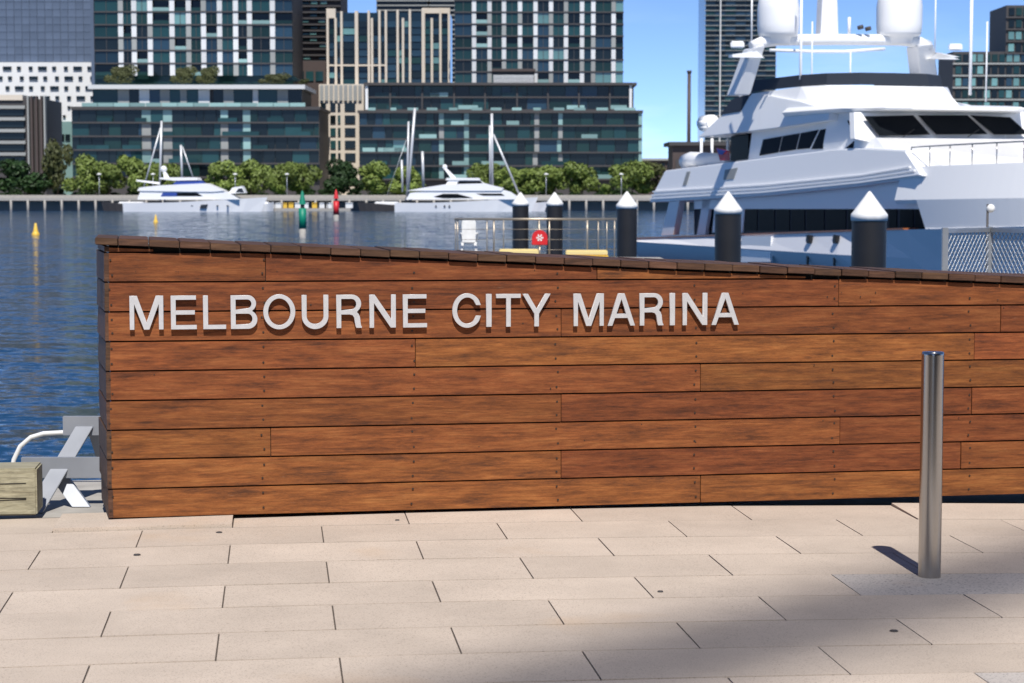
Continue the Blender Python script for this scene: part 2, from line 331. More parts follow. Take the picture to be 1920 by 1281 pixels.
# ------------------------------------------------------------------ the timber sign wall
WYAW = R(10.63); W0 = G(203, 973.5, 0.02); W0.z = 0.0
WE = Vector((math.cos(WYAW), math.sin(WYAW), 0)); WN = Vector((math.sin(WYAW), -math.cos(WYAW), 0))
wall = empty('sign_wall', W0, WYAW, 'long sloping hardwood plank wall carrying the silver letters MELBOURNE CITY MARINA', 'sign wall')
def wall_tz(x, y, off=0.0):
    """photo pixel -> (t along the wall, z) on the wall face (off: in front of it)"""
    d = ray(x, y); C = Vector((0, 0, CAMH)); P0 = W0 + WN * off
    P = C + d * ((P0 - C).dot(WN) / d.dot(WN)); return (P - W0).dot(WE), P.z
TL = 0.0; TR = 7.2; TH = 0.62
ctl, cz0 = wall_tz(203, 447, 0.02); ctr, cz1 = wall_tz(1920, 519.5, 0.02)
CSL = (cz1 - cz0) / (ctr - ctl)
def captop(t): return cz0 + CSL * (t - ctl)
CT = 0.033
zl = wall_tz(203, 973.0)[1]; zr = wall_tz(1920, 927.5)[1]; tr_ = wall_tz(1920, 927.5)[0]
ZS = (zr - zl) / tr_
PITCHB = (wall_tz(203, 529.5)[1] - zl) / 8
def line(k, t): return zl + k * PITCHB + ZS * t
def xt(x, k): return wall_tz(x, 973 - 55 * k)[0]
joints = {0: [1313], 1: [1052], 2: [508, 1574], 3: [1052], 4: [1313], 5: [779, 1826], 6: [1052], 7: [1572], 8: [498], 9: []}
rw = random.Random(11)
def under(t): return captop(t) - CT - 0.010
for k in range(10):
    ts = [TL + 0.012] + [xt(x, k) for x in joints[k]]
    nxt = ts[-1] + rw.uniform(1.6, 2.4)
    while nxt < TR - .5: ts.append(nxt); nxt += rw.uniform(1.6, 2.4)
    ts.append(TR)
    for a, b in zip(ts, ts[1:]):
        a2, b2 = a + 0.0015, b - 0.0015
        g = 0.0032
        lo = lambda t: line(k, t) + g
        hi = lambda t: min(line(k + 1, t) - g, under(t))
        # clip polygon where the cap slopes through it
        n = 10; top = []
        tt = [a2 + (b2 - a2) * i / n for i in range(n + 1)]
        tt = [t for t in tt if hi(t) > lo(t) + 0.004]
        if len(tt) < 2: continue
        off = rw.uniform(-.002, .002)
        poly = [(tt[0], lo(tt[0])), (tt[-1], lo(tt[-1]))]
        mids = [t for t in tt if abs(hi(t) - (line(k + 1, t) - g)) > 1e-6 or t in (tt[0], tt[-1])]
        poly += [(t, hi(t)) for t in reversed(tt) if t in (tt[0], tt[-1]) or t in mids]
        bm = bm_new(); add_prism(bm, [(t, off, z) for t, z in poly], (0, 0.022, 0))
        finish(bm, 'plank', M_wood, wall, bevel=0.0016)
# dark core that closes the gaps between the planks
bm = bm_new()
add_prism(bm, [(TL + 0.02, 0.03, zl + 0.012), (TR, 0.03, line(0, TR) + 0.012), (TR, 0.03, captop(TR) - CT - .002), (TL + 0.02, 0.03, captop(TL + .02) - CT - .002)], (0, TH - 0.06, 0))
finish(bm, 'frame_core', M_dark, wall)
# boards of the end return
for k in range(10):
    z0, z1 = line(k, 0) + 0.003, min(line(k + 1, 0) - 0.003, under(0) + .004)
    if z1 - z0 < 0.02: continue
    o1, o2 = rw.uniform(-.006, .004), rw.uniform(-.006, .006)
    bm = bm_new()
    add_prism(bm, [(TL + o1 * .4, -0.001, z0), (TL - 0.045 + o1, TH, z0), (TL - 0.045 + o2, TH, z1), (TL + o2 * .4, -0.001, z1)], (0.022, 0, 0))
    finish(bm, 'end_board', M_cap, wall, bevel=0.0016)
# cap boards laid across the wall
nb = 0; t = TL - 0.04
capj = 0.1408
while t < TR:
    w = capj - 0.004; zt = captop(t + w / 2)
    f0 = -0.022 + rw.uniform(-.004, .004); dz = rw.uniform(-.002, .002)
    if nb == 0: w0 = capj * .72
    else: w0 = w
    bm = bm_new()
    za, zb_ = captop(t) + dz, captop(t + w0) + dz + rw.uniform(-.0015, .0015)
    add_prism(bm, [(t, f0, za - CT), (t + w0, f0, zb_ - CT), (t + w0, f0, zb_), (t, f0, za)], (0, TH + 0.05, 0))
    finish(bm, 'cap_board', M_cap, wall, bevel=0.003)
    t += w0 + 0.004; nb += 1
# screw heads (a few pixels each): one joined part
bm = bm_new()
for xc in (209, 493, 774, 1043, 1303, 1562, 1816, 2085):
    for k in range(9):
        for fz in (0.26, 0.76):
            tt = xt(xc, k) + rw.uniform(-.008, .008); z = line(k, tt) + PITCHB * (fz + rw.uniform(-.03, .03))
            if z > under(tt) - .02: continue
            r = bmesh.ops.create_circle(bm, cap_ends=True, segments=10, radius=0.0052)
            bmesh.ops.rotate(bm, cent=(0, 0, 0), matrix=Matrix.Rotation(math.pi / 2, 3, 'X'), verts=r['verts'])
            bmesh.ops.translate(bm, vec=(tt, -0.0035, z), verts=r['verts'])
            r2 = bmesh.ops.create_circle(bm, cap_ends=True, segments=8, radius=0.0022)
            bmesh.ops.rotate(bm, cent=(0, 0, 0), matrix=Matrix.Rotation(math.pi / 2, 3, 'X'), verts=r2['verts'])
            bmesh.ops.translate(bm, vec=(tt, -0.0042, z), verts=r2['verts'])
for i in range(46):                                   # old open nail holes
    tt = rw.uniform(.1, 4.6); k = rw.choice((7, 7, 8, 8, 6, 2, 4)); z = line(k, tt) + PITCHB * rw.choice((.9, .88, .5, .35, .2))
    if z > under(tt) - .02: continue
    r = bmesh.ops.create_circle(bm, cap_ends=True, segments=7, radius=rw.uniform(.002, .0042)); bmesh.ops.rotate(bm, cent=(0, 0, 0), matrix=Matrix.Rotation(math.pi / 2, 3, 'X'), verts=r['verts']); bmesh.ops.translate(bm, vec=(tt, -0.0035, z), verts=r['verts'])
o = finish(bm, 'screw_heads', M_screw, wall); o['kind'] = 'stuff'

# ---- letters: outlines in a unit box (cap height 1), built as filled curves
def arc(cx, cy, rx, ry, a0, a1, n=14): return [(cx + rx * math.cos(R(a0 + (a1 - a0) * i / n)), cy + ry * math.sin(R(a0 + (a1 - a0) * i / n))) for i in range(n + 1)]
def glyph(ch, w):
    s = 0.136; h = 0.118           # stem and bar thickness
    if ch == 'I': return [[(0, 0), (w, 0), (w, 1), (0, 1)]]
    if ch == 'L': return [[(0, 0), (w, 0), (w, h), (s, h), (s, 1), (0, 1)]]
    if ch == 'E': return [[(0, 0), (w, 0), (w, h), (s, h), (s, .44), (w * .93, .44), (w * .93, .44 + h), (s, .44 + h), (s, 1 - h), (w * .98, 1 - h), (w * .98, 1), (0, 1)]]
    if ch == 'T': return [[(w / 2 - s / 2, 0), (w / 2 + s / 2, 0), (w / 2 + s / 2, 1 - h), (w, 1 - h), (w, 1), (0, 1), (0, 1 - h), (w / 2 - s / 2, 1 - h)]]
    if ch == 'M':
        q = s * .93
        return [[(0, 0), (q, 0), (q, .78), (w / 2 - .075, 0), (w / 2 + .075, 0), (w - q, .78), (w - q, 0), (w, 0), (w, 1), (w - .21, 1), (w / 2, .20), (.21, 1), (0, 1)]]
    if ch == 'N': return [[(0, 0), (s * .95, 0), (s * .95, .76), (w - s * 1.12, 0), (w, 0), (w, 1), (w - s * .95, 1), (w - s * .95, .24), (s * 1.12, 1), (0, 1)]]
    if ch == 'A': return [[(0, 0), (s * 1.04, 0), (s * 1.04 + .085, .24), (w - s * 1.04 - .085, .24), (w - s * 1.04, 0), (w, 0), (w / 2 + .095, 1), (w / 2 - .095, 1)], [(s * 1.04 + .13, .365), (w / 2, .84), (w - s * 1.04 - .13, .365)]]
    if ch == 'Y': return [[(w / 2 - s / 2, 0), (w / 2 + s / 2, 0), (w / 2 + s / 2, .39), (w, 1), (w - s * 1.16, 1), (w / 2, .53), (s * 1.16, 1), (0, 1), (w / 2 - s / 2, .39)]]
    if ch == 'U':
        r = w / 2
        return [[(0, 1), (0, .36)] + arc(r, .36, r, .385, 180, 360, 20)[1:] + [(w, 1), (w - s, 1), (w - s, .37)] + arc(r, .37, r - s, .25, 360, 180, 18)[1:] + [(s, 1)]]
    if ch == 'O': return [arc(w / 2, .5, w / 2, .525, 0, 360, 44)[:-1], arc(w / 2, .5, w / 2 - s, .525 - h, 0, 360, 44)[:-1]]
    if ch == 'C':
        o_ = arc(w * .52, .5, w * .52, .525, 38, 322, 36); i_ = arc(w * .52, .5, w * .52 - s, .525 - h, 318, 42, 32)
        return [o_ + [(w, .335), (w - s * 1.02, .335)] + i_[1:-1] + [(w - s * 1.02, .67), (w, .67)]]
    if ch == 'B':
        r1, r2 = .245, .275
        return [[(0, 0)] + [(w - r2, 0)] + arc(w - r2, r2, r2, r2, -90, 62, 14)[1:] + arc(w - r1 - .035, 1 - r1, r1, r1, -58, 90, 14) + [(0, 1)],
                [(s, h), (s, .455), (w - r2 - .02, .455)] + arc(w - r2 - .01, .455 - .16, .145, .16, 85, -90, 12) ,
                [(s, .455 + h * .93), (s, 1 - h), (w - r1 - .06, 1 - h)] + arc(w - r1 - .05, 1 - h - .138, .13, .138, 85, -90, 12)]
    if ch == 'R':
        r1 = .27
        return [[(0, 0), (s, 0), (s, .41), (w * .52, .41)] + [(w * .64, .385), (w * .705, .31), (w * .73, .17), (w * .76, .05), (w * .79, 0), (w, 0), (w, .03), (w * .965, .07), (w * .945, .17), (w * .925, .32), (w * .88, .41), (w * .80, .475)] + arc(w - r1 - .02, 1 - r1, r1, r1, -48, 90, 14) + [(0, 1)],
                [(s, .41 + h), (s, 1 - h), (w - r1 - .06, 1 - h)] + arc(w - r1 - .04, 1 - h - .163, .15, .163, 85, -88, 12)]
LET = [('M', 243.7, 306.5), ('E', 321, 368.8), ('L', 381.5, 423.8), ('B', 433.3, 482.5), ('O', 494.2, 553.6), ('U', 566.4, 615.6), ('R', 631.3, 678.3), ('N', 693.2, 742), ('E', 756, 800.4),
       ('C', 848.5, 901.3), ('I', 912, 921.4), ('T', 930.6, 976), ('Y', 980.3, 1031.8), ('M', 1075.8, 1131.7), ('A', 1139.4, 1190.2), ('R', 1199.7, 1243.4), ('I', 1256, 1265), ('N', 1280, 1325.6), ('A', 1334, 1384.9)]
for ch, xa, xb in LET:
    fx = (xa - 243.7) / (1384.9 - 243.7); yb = 618.3 + (608.8 - 618.3) * fx; yt = 555.0 + (549.2 - 555.0) * fx
    ta, zb_ = wall_tz(xa, yb, .022); tb, _ = wall_tz(xb, yb, .022); _, zt = wall_tz((xa + xb) / 2, yt, .022)
    H = zt - zb_; w = (tb - ta) / H
    cu = bpy.data.curves.new('letter', 'CURVE'); cu.dimensions = '2D'; cu.fill_mode = 'BOTH'; cu.extrude = 0.0075; cu.bevel_depth = 0.0006
    for loop in glyph(ch, w):
        spn = cu.splines.new('POLY'); spn.points.add(len(loop) - 1); spn.use_cyclic_u = True
        for p, (x, y) in zip(spn.points, loop): p.co = (x * H, y * H, 0, 1)
    tmp = bpy.data.objects.new('tmp', cu); COL.objects.link(tmp)
    dg = bpy.context.evaluated_depsgraph_get(); me = bpy.data.meshes.new_from_object(tmp.evaluated_get(dg)); bpy.data.objects.remove(tmp); bpy.data.curves.remove(cu)
    me.name = 'letter'
    o = link('letter', me, wall, m=M_letter); o.location = (ta, -0.017, zb_); o.rotation_euler = (math.pi / 2, 0, 0)
    o['label'] = 'raised silver letter ' + ch

# ------------------------------------------------------------------ bollard
pb = G(1742.5, 1088, gz(5)); pt = 0.934
bo = empty('bollard', pb, 0, 'polished stainless steel bollard standing on the exposed aggregate strip', 'bollard')
rb_ = 0.0455
bm = bm_new(); add_lathe(bm, [(rb_, -0.02), (rb_, 0.0), (rb_, pt - .012), (rb_, pt - .006), (rb_ - .003, pt)], seg=48); o = finish(bm, 'post', M_steel, bo)
bm = bm_new(); add_lathe(bm, [(rb_ - .003, pt), (rb_ - .006, pt + .001), (0, pt + .0015)], seg=48); finish(bm, 'top_plate', M_steel, bo)
bm = bm_new(); add_lathe(bm, [(rb_ + .001, 0.006), (rb_ + .007, 0.005), (rb_ + .011, 0.0), (rb_ + .011, -.01)], seg=32); finish(bm, 'sealant_ring', M_black, bo)

# ------------------------------------------------------------------ left: timber beam, barrier trestle, hand rail
p0 = G(70, 969, -0.0); p1 = G(-260, 975, 0.0)
d = (p1 - p0).normalized(); nrm = Vector((-d.y, d.x, 0));
if nrm.y < 0: nrm = -nrm
hb = (970 - 880) / F * p0.y
bm = bm_new()
add_prism(bm, [p0, p0 + d * 1.6, p0 + d * 1.6 + Vector((0, 0, hb)), p0 + Vector((0, 0, hb))], nrm * 0.235)
bmesh.ops.translate(bm, vec=-p0, verts=bm.verts)
bt = finish(bm, 'timber_beam', M_pine, loc=p0 + Vector((0, 0, 0.006)), bevel=0.008)
tag(bt, 'pale cracked square timber beam lying on the paving at the water edge', 'timber beam')
bm = bm_new()
for zf in (.28, .42, .66):
    add_box(bm, d * 0.7 - nrm * 0.0004 + Vector((0, 0, hb * zf)), (1.3, 0.004, 0.0035), Matrix.Rotation(math.atan2(d.y, d.x), 3, 'Z') @ Matrix.Rotation(rw.uniform(-.03, .03), 3, 'Y'))
finish(bm, 'crack', M_dark, bt)

tb_ = V(150, 955, 10.0); tb_.z = -0.03
ba = empty('barrier_trestle', tb_, 0, 'aluminium A-frame barrier trestle with two boards behind the wall end', 'barrier')
def at(x, y, D): return V(x, y, D) - tb_
def board(name, x0, y0, x1, y1, D, th, m, parent):
    a, b = at(x0, y1, D), at(x1, y0, D); bm = bm_new()
    add_prism(bm, [(a.x, a.y, a.z), (b.x, a.y, a.z), (b.x, a.y, b.z), (a.x, a.y, b.z)], (0, th, 0)); return finish(bm, name, m, parent, bevel=.002)
board('top_board', 118, 781, 330, 817, 10.15, .03, M_alu, ba)
board('lower_board', 40, 858, 330, 897, 9.93, .03, M_alu, ba)
for (xa, ya, Da, xb, yb, Db) in ((158, 800, 10.14, 62, 956, 9.72), (100, 880, 9.99, 152, 956, 9.9), (178, 800, 10.2, 215, 956, 10.5), (300, 800, 10.13, 250, 956, 9.75)):
    a, b = at(xa, ya, Da), at(xb, yb, Db); b.z = 0.0
    bm = bm_new(); hw = 0.045
    add_prism(bm, [a - Vector((hw, 0, 0)), a + Vector((hw, 0, 0)), b + Vector((hw, 0, 0)), b - Vector((hw, 0, 0))], (0, .03, 0)); finish(bm, 'leg', M_alu, ba, bevel=.002)
hr_ = V(22, 900, 10.6); hr_.z = -0.03
hrail = empty('hand_rail', hr_, 0, 'bent white tubular hand rail beside the aluminium barrier', 'hand rail')
q = [V(22, 960, 10.6), V(22, 890, 10.6), V(26, 862, 10.6), V(38, 837, 10.6), V(58, 820, 10.6), V(82, 813, 10.6), V(120, 811, 10.6), V(320, 811, 10.6)]
q[0].z = -0.03
bm = bm_new(); add_tube(bm, [p - hr_ for p in q], 0.0125, 12); finish(bm, 'rail', M_whitep, hrail)
e_ = V(318, 811, 10.6) - hr_
bm = bm_new(); add_tube(bm, [e_, Vector((e_.x, e_.y, 0))], 0.0125, 10); finish(bm, 'post', M_whitep, hrail)

# small weeds in the joints at the foot of the wall
for (x, y, hgt, lab) in ((764, 961, .035, 'tiny green weed in the joint under the wall planks'), (1463, 940, .085, 'thin pale weed stalk at the foot of the plank wall')):
    p = G(x, y, gz(2.5)); bm = bm_new()
    for k in range(16):
        a = rw.uniform(0, 6.28); r = rw.uniform(.3, 1) * .035; z = rw.uniform(.2, 1) * .025
        c = Vector((math.cos(a) * r, math.sin(a) * r * .5, z)); s = .008
        bm.faces.new([bm.verts.new(c + Vector(v) * s) for v in ((-1, 0, 0), (0, -.5, .5), (1, 0, .3), (0, .6, -.2))])
    add_tube(bm, [(0, 0, -.005), (.002, 0, hgt * .5), (0, 0, hgt)], .0014, 5)
    tag(finish(bm, 'weed', M_leaf if hgt < .05 else M_leafo, loc=p), lab, 'weed')

# ------------------------------------------------------------------ jetty with rail, chair, life ring box, yellow blocks
JZ = -0.12
ja = V(835, 486, 47.0); jb = V(1262, 486, 47.0)
je = empty('jetty', ((ja.x + jb.x) / 2, 47, JZ), 0, 'pale jetty deck on the water behind the sign wall', 'jetty')
bm = bm_new(); add_box(bm, (0, 2.0, -.11), (jb.x - ja.x, 4.0, .2)); finish(bm, 'deck', M_conc, je, bevel=.02)
bm = bm_new(); add_box(bm, (1.4, -.06, -.05), (2.6, .1, .09)); finish(bm, 'edge_beam', M_whitep, je, bevel=.01)
for xx in (-2.2, 2.2):
    bm = bm_new(); add_tube(bm, [(xx, 2, -.15), (xx, 2, WATER - 1 - JZ)], .16, 14); finish(bm, 'support_pile', M_conc, je)
RD = 47.4
rl = V(852, 410, RD); rr_ = V(1157, 411, RD)
gr = empty('guard_rail', (rl.x, RD, JZ), 0, 'bronze coloured steel guard rail with thin wires along the jetty', 'guard rail')
def rp2(x, y, D=RD): return V(x, y, D) - gr.location
top = [rp2(852, 411), rp2(1157, 411)]
topz = top[0].z
bm = bm_new(); add_tube(bm, top, .027, 8); finish(bm, 'top_rail', M_bronze, gr)
for xx in (852, 858, 913, 926, 944, 1012, 1030, 1104, 1122, 1138, 1156):
    X = rp2(xx, 411).x; bm = bm_new(); add_tube(bm, [(X, 0.02 if xx % 4 else .9, 0), (X, 0.02 if xx % 4 else .9, topz)], .02 if xx in (1030, 1012, 1104, 926) else .013, 8); finish(bm, 'post', M_bronze, gr)
for zf in (.28, .52, .76):
    bm = bm_new(); add_tube(bm, [(0, .02, topz * zf), (top[1].x, .02, topz * zf)], .006, 6); finish(bm, 'wire', M_bronze, gr)
bm = bm_new(); add_tube(bm, [(0, .02, topz), (0, .9, topz), (rp2(944, 411).x, .9, topz)], .016, 8); finish(bm, 'return_rail', M_bronze, gr)
# white plastic chair seen from behind
cx_ = V(879, 470, 47.9); ch = empty('plastic_chair', (cx_.x, 47.9, JZ), 0, 'white moulded plastic chair standing behind the jetty guard rail', 'chair')
hh = V(879, 410, 47.9).z - JZ
bm = bm_new(); add_prism(bm, [(-.16, 0, .44), (.16, 0, .44), (.17, 0.02, hh - .1), (.13, .03, hh), (-.13, .03, hh), (-.17, 0.02, hh - .1)], (0, .03, 0)); finish(bm, 'backrest', M_whitep, ch, bevel=.008)
bm = bm_new(); add_box(bm, (0, .24, .43), (.4, .42, .03)); finish(bm, 'seat', M_whitep, ch, bevel=.01)
for sx_, sy_ in ((-1, 0), (1, 0), (-1, 1), (1, 1)):
    bm = bm_new(); add_tube(bm, [(sx_ * .15, .03 + sy_ * .4, .43), (sx_ * .2, -.03 + sy_ * .5, 0)], .03, 8); finish(bm, 'leg', M_whitep, ch)
for s_ in (-1, 1):
    bm = bm_new(); add_tube(bm, [(s_ * .17, .03, .66), (s_ * .21, .2, .66), (s_ * .2, .42, .62), (s_ * .17, .42, .43)], .02, 8); finish(bm, 'armrest', M_whitep, ch)
# red life ring box
lb_ = V(1012, 459, 47.25); lbx = empty('life_ring_box', (lb_.x, 47.25, JZ), 0, 'red arch topped life ring box with white emblem on the rail', 'life ring box')
zc = V(1012, 446, 47.25).z - JZ; hw = 14.5 / F * 47.25
bm = bm_new(); add_prism(bm, [(-hw, 0, zc - hw * .95), (hw, 0, zc - hw * .95)] + [(hw * math.cos(R(a)), 0, zc + hw * math.sin(R(a))) for a in range(0, 181, 15)], (0, .09, 0)); finish(bm, 'case', M_red, lbx, bevel=.012)
bm = bm_new()
for a in range(0, 360, 60): add_prism(bm, [(0.085 * math.cos(R(a + e2)) * r2, -.006, zc + .0 + 0.085 * math.sin(R(a + e2)) * r2) for e2, r2 in ((-28, .25), (-14, 1), (14, 1), (28, .25))], (0, .004, 0))
finish(bm, 'emblem', M_whitep, lbx)
bm = bm_new(); add_tube(bm, [(0, .05, zc - hw), (0, .05, 0)], .02, 8); finish(bm, 'post', M_bronze, lbx)
for (xa, xb, ya, lab) in ((935, 1011, 468, 'pale yellow foam block on the jetty beside the white chair'), (1060, 1141, 470, 'pale yellow foam block on the jetty next to the black pile')):
    a, b = V(xa, 489, 46.6), V(xb, ya, 46.6); bb = empty('foam_block', ((a.x + b.x) / 2, 46.9, JZ), 0, lab, 'foam block', 'yellow blocks on the jetty')
    w = b.x - a.x; hB = b.z - JZ; bm = bm_new(); add_box(bm, (0, 0, hB * .3), (w, .5, hB * .6)); finish(bm, 'base', M_yell, bb, bevel=.012)
    bm = bm_new(); add_box(bm, (0, 0, hB * .8), (w * .97, .46, hB * .4)); finish(bm, 'top', M_paley, bb, bevel=.02)

# ------------------------------------------------------------------ capped piles
for i, (xc, wpx, ytop, lab) in enumerate(((976, 32, 360, 'black pile with white cone cap behind the red life ring box'), (1040, 32, 360, 'black pile with white cone cap right beside the red box'), (1175.5, 40, 358.5, 'black pile with white cone cap at the end of the guard rail'), (1365.5, 52, 358.5, 'black pile with white cone cap before the yacht stern windows'), (1630.5, 68, 358, 'thick black pile with white cone cap before the yacht bow'))):
    dia = 0.76; D = dia * F / wpx; top_ = V(xc, ytop, D); r = dia / 2
    e = empty('mooring_pile', (top_.x, D, WATER), 0, lab, 'pile', 'capped mooring piles')
    H = top_.z - WATER; cone = r * 1.28; band = r * .36
    bm = bm_new(); add_lathe(bm, [(r * .95, -1.5), (r * .95, H - cone - band)], seg=32); finish(bm, 'sleeve', M_black, e)
    bm = bm_new(); add_lathe(bm, [(r * .95, H - cone - band), (r, H - cone - band), (r * 1.01, H - cone - .01), (r * .97, H - cone + .01), (r * .1, H - .03), (0.0, H)], seg=32); finish(bm, 'cap', M_whitep, e)

# ------------------------------------------------------------------ mesh fence and globe lamp at the right
FD = 18.0
fo = V(1768, 520, FD); fo.z = -0.05
fe = empty('mesh_fence', fo, 0, 'galvanised fence with diamond mesh panels behind the wall at the yacht bow', 'fence')
A = V(1772, 427, FD) - fo; B = V(1857, 425, FD + .55) - fo; Cc = V(2010, 425, FD - .6) - fo
for nm, p, w in (('post', A, .055), ('post', B, .045), ('post', Cc, .05)):
    bm = bm_new(); add_box(bm, (p.x, p.y, p.z / 2), (w, w, p.z)); finish(bm, nm, M_galv, fe, bevel=.004)
for P, Q in ((A, B), (B, Cc)):
    dv = Q - P; ang = math.atan2(dv.y, dv.x); ln = math.hypot(dv.x, dv.y); rz = Matrix.Rotation(ang, 3, 'Z')
    for zz, hh2 in ((P.z - .03, .045), (.12, .04)):
        bm = bm_new(); add_box(bm, (0, 0, 0), (ln - .05, .03, hh2), rz); bmesh.ops.translate(bm, vec=((P.x + Q.x) / 2, (P.y + Q.y) / 2, zz), verts=bm.verts); finish(bm, 'rail', M_galv, fe, bevel=.003)
    bm = bm_new(); step = .062; z0, z1 = .13, P.z - .05
    n = int(ln / step) + 2
    def seg(a0, b0):
        add_tube(bm, [P + Vector((dv.x / ln * a0[0], dv.y / ln * a0[0], -P.z + a0[1])), P + Vector((dv.x / ln * b0[0], dv.y / ln * b0[0], -P.z + b0[1]))], .0042, 4, caps=False)
    hz_ = z1 - z0
    k = -int(hz_ / step) - 1
    while k * step < ln:
        for sg in (1, -1):
            a0 = k * step; x0_, x1_ = a0, a0 + hz_ * .8
            lo_, hi_ = max(0, x0_), min(ln, x1_)
            if hi_ > lo_:
                f0, f1 = (lo_ - x0_) / (x1_ - x0_), (hi_ - x0_) / (x1_ - x0_)
                zz0, zz1 = (z0 + hz_ * f0, z0 + hz_ * f1) if sg == 1 else (z1 - hz_ * f0, z1 - hz_ * f1)
                seg((lo_, zz0), (hi_, zz1))
        k += 1
    o = finish(bm, 'mesh_panel', M_galv, fe); o['kind'] = 'stuff'
gl_ = V(1851, 440, 24.0); gl_.z = -.05
ge = empty('globe_lamp', gl_, 0, 'small cream globe lamp on a dark post behind the mesh fence', 'lamp')
zt = V(1851, 383, 24.0).z + .05
bm = bm_new(); add_tube(bm, [(0, 0, 0), (0, 0, zt)], .014, 8); finish(bm, 'post', M_slab, ge)
gc = V(1857.5, 391, 24.0) - gl_
bm = bm_new(); bmesh.ops.create_uvsphere(bm, u_segments=20, v_segments=12, radius=.052); bmesh.ops.translate(bm, vec=gc, verts=bm.verts); o = finish(bm, 'globe', M_whitep, ge)
for p in o.data.polygons: p.use_smooth = True
gd = V(1880, 500, 17.0); gd.z = -.05
tag(empty('gangway', (gd.x, 17, -.05), 0), 'concrete gangway deck that carries the mesh fence', 'gangway')
gw = bpy.data.objects['gangway']
bm = bm_new(); add_box(bm, (1.2, 4.5, -.12), (5.5, 11, .2)); finish(bm, 'deck', M_conc, gw)
for xx, yy in ((-1, 1), (3, 1), (-1, 8), (3, 8)):
    bm = bm_new(); add_tube(bm, [(xx, yy, -.2), (xx, yy, WATER - 1)], .18, 12); finish(bm, 'support_pile', M_conc, gw)

# ------------------------------------------------------------------ the large white motor yacht
TH_Y = R(18.0); YD0 = 90.0; YK = YD0 / 70.0; YU = YK * 0.65; YO = Vector(((1588 - 960) / F * YD0, YD0, 0))
YF = Vector((math.sin(TH_Y), -math.cos(TH_Y), 0)); YS = Vector((-math.cos(TH_Y), -math.sin(TH_Y), 0))
yacht = empty('motor_yacht', YO + Vector((0, 0, WATER)), 0, 'huge white motor yacht with radar arch and two satellite domes, bow towards the promenade', 'yacht')
def YP(u, v, z): return YF * u * YU + YS * v * YK + Vector((0, 0, z - WATER))   # u, v in units of YU, YK metres       # local (relative to the yacht's empty)
def yz(zu, zv): return (1200 + zu / 2.464, zv / 2.464)                    # zoomed-crop pixel -> photo pixel
def on_side(zu, zv, v):
    """photo point on the vertical plane at v metres to starboard of the centre line -> (u, z)"""
    x, y = yz(zu, zv); d = ray(x, y); C = Vector((0, 0, CAMH)); P0 = YO + YS * v * YK
    P = C + d * ((P0 - C).dot(YS) / d.dot(YS)); return (P - YO).dot(YF) / YU, P.z
def on_front(zu, zv, u):
    x, y = yz(zu, zv); d = ray(x, y); C = Vector((0, 0, CAMH)); P0 = YO + YF * u * YU
    P = C + d * ((P0 - C).dot(YF) / d.dot(YF)); return (P - YO).dot(YS) / YK, P.z
def side(name, pts, v, m, w=None, parent=yacht, bevel=0.0, tilt=0.0, zt0=1.3):
    """profile traced on the starboard side plane, run across to port (or w metres inboard)"""
    q = [on_side(a, b, v) for a, b in pts]; w = 2 * v if w is None else w
    bm = bm_new(); add_prism(bm, [YP(u, v - tilt * (z - zt0) / YK, z) for u, z in q], -YS * w * YK); return finish(bm, name, m, parent, bevel=bevel)
def loft(name, st, m, smooth=False):
    """st: list of (u, [(v, z), ...]) half sections, mirrored to port"""
    bm = bm_new(); rows = []
    for u, sec in st: rows.append([bm.verts.new(YP(u, v, z)) for v, z in sec] + [bm.verts.new(YP(u, -v, z)) for v, z in reversed(sec)])
    n = len(rows[0])
    for a, b in zip(rows, rows[1:]):
        for i in range(n): 
            f = bm.faces.new((a[i], a[(i + 1) % n], b[(i + 1) % n], b[i])); f.smooth = smooth
    bm.faces.new(rows[0]); bm.faces.new(rows[-1][::-1]); return finish(bm, name, m, yacht)
HB = 3.6
def rail_z(u): return -0.88 + 0.0295 * (u + 17)      # main deck cap rail
def halfb(u): return HB if u < 13 else HB * math.sqrt(max(0.0, 1 - ((u - 13) / 15.5) ** 2.2))
us = [-18, -12, -6, 0, 6, 10, 13, 16, 18, 20, 22, 24, 26, 27.6]
# hull with grey-white topsides
loft('hull', [(u, [(max(.05, halfb(u)), rail_z(u)), (max(.04, halfb(u) * (1.045 if u < 10 else 1.045 - .02 * (u - 10))), -1.0), (max(.03, halfb(u) * .8), -2.4)]) for u in us], M_hull)
loft('cap_rail', [(u, [(max(.06, halfb(u) + .05), rail_z(u) + .07), (max(.06, halfb(u) + .05), rail_z(u) + .003)]) for u in us[:8]], M_teak)
# main deck house with its window band
side('main_deck_house', [(250, 940), (1560, 900), (1560, 1078), (250, 1085)], 3.05, M_tint)
side('soffit', [(250, 905), (1300, 830), (1420, 966), (250, 966)], 3.2, M_white)
for a, b in ((285, 335), (480, 540), (548, 620), (628, 690), (698, 760), (768, 850), (858, 950), (960, 1060), (1150, 1185), (1200, 1262), (1270, 1360), (1370, 1520)):
    side('window', [(a, 968), (b, 968), (b, 1066), (a, 1066)], 3.075, M_yglass, .05)
for a in (345, 470): side('door_post', [(a, 955), (a + 14, 955), (a + 4, 1075), (a - 12, 1075)], 3.1, M_white, .1)
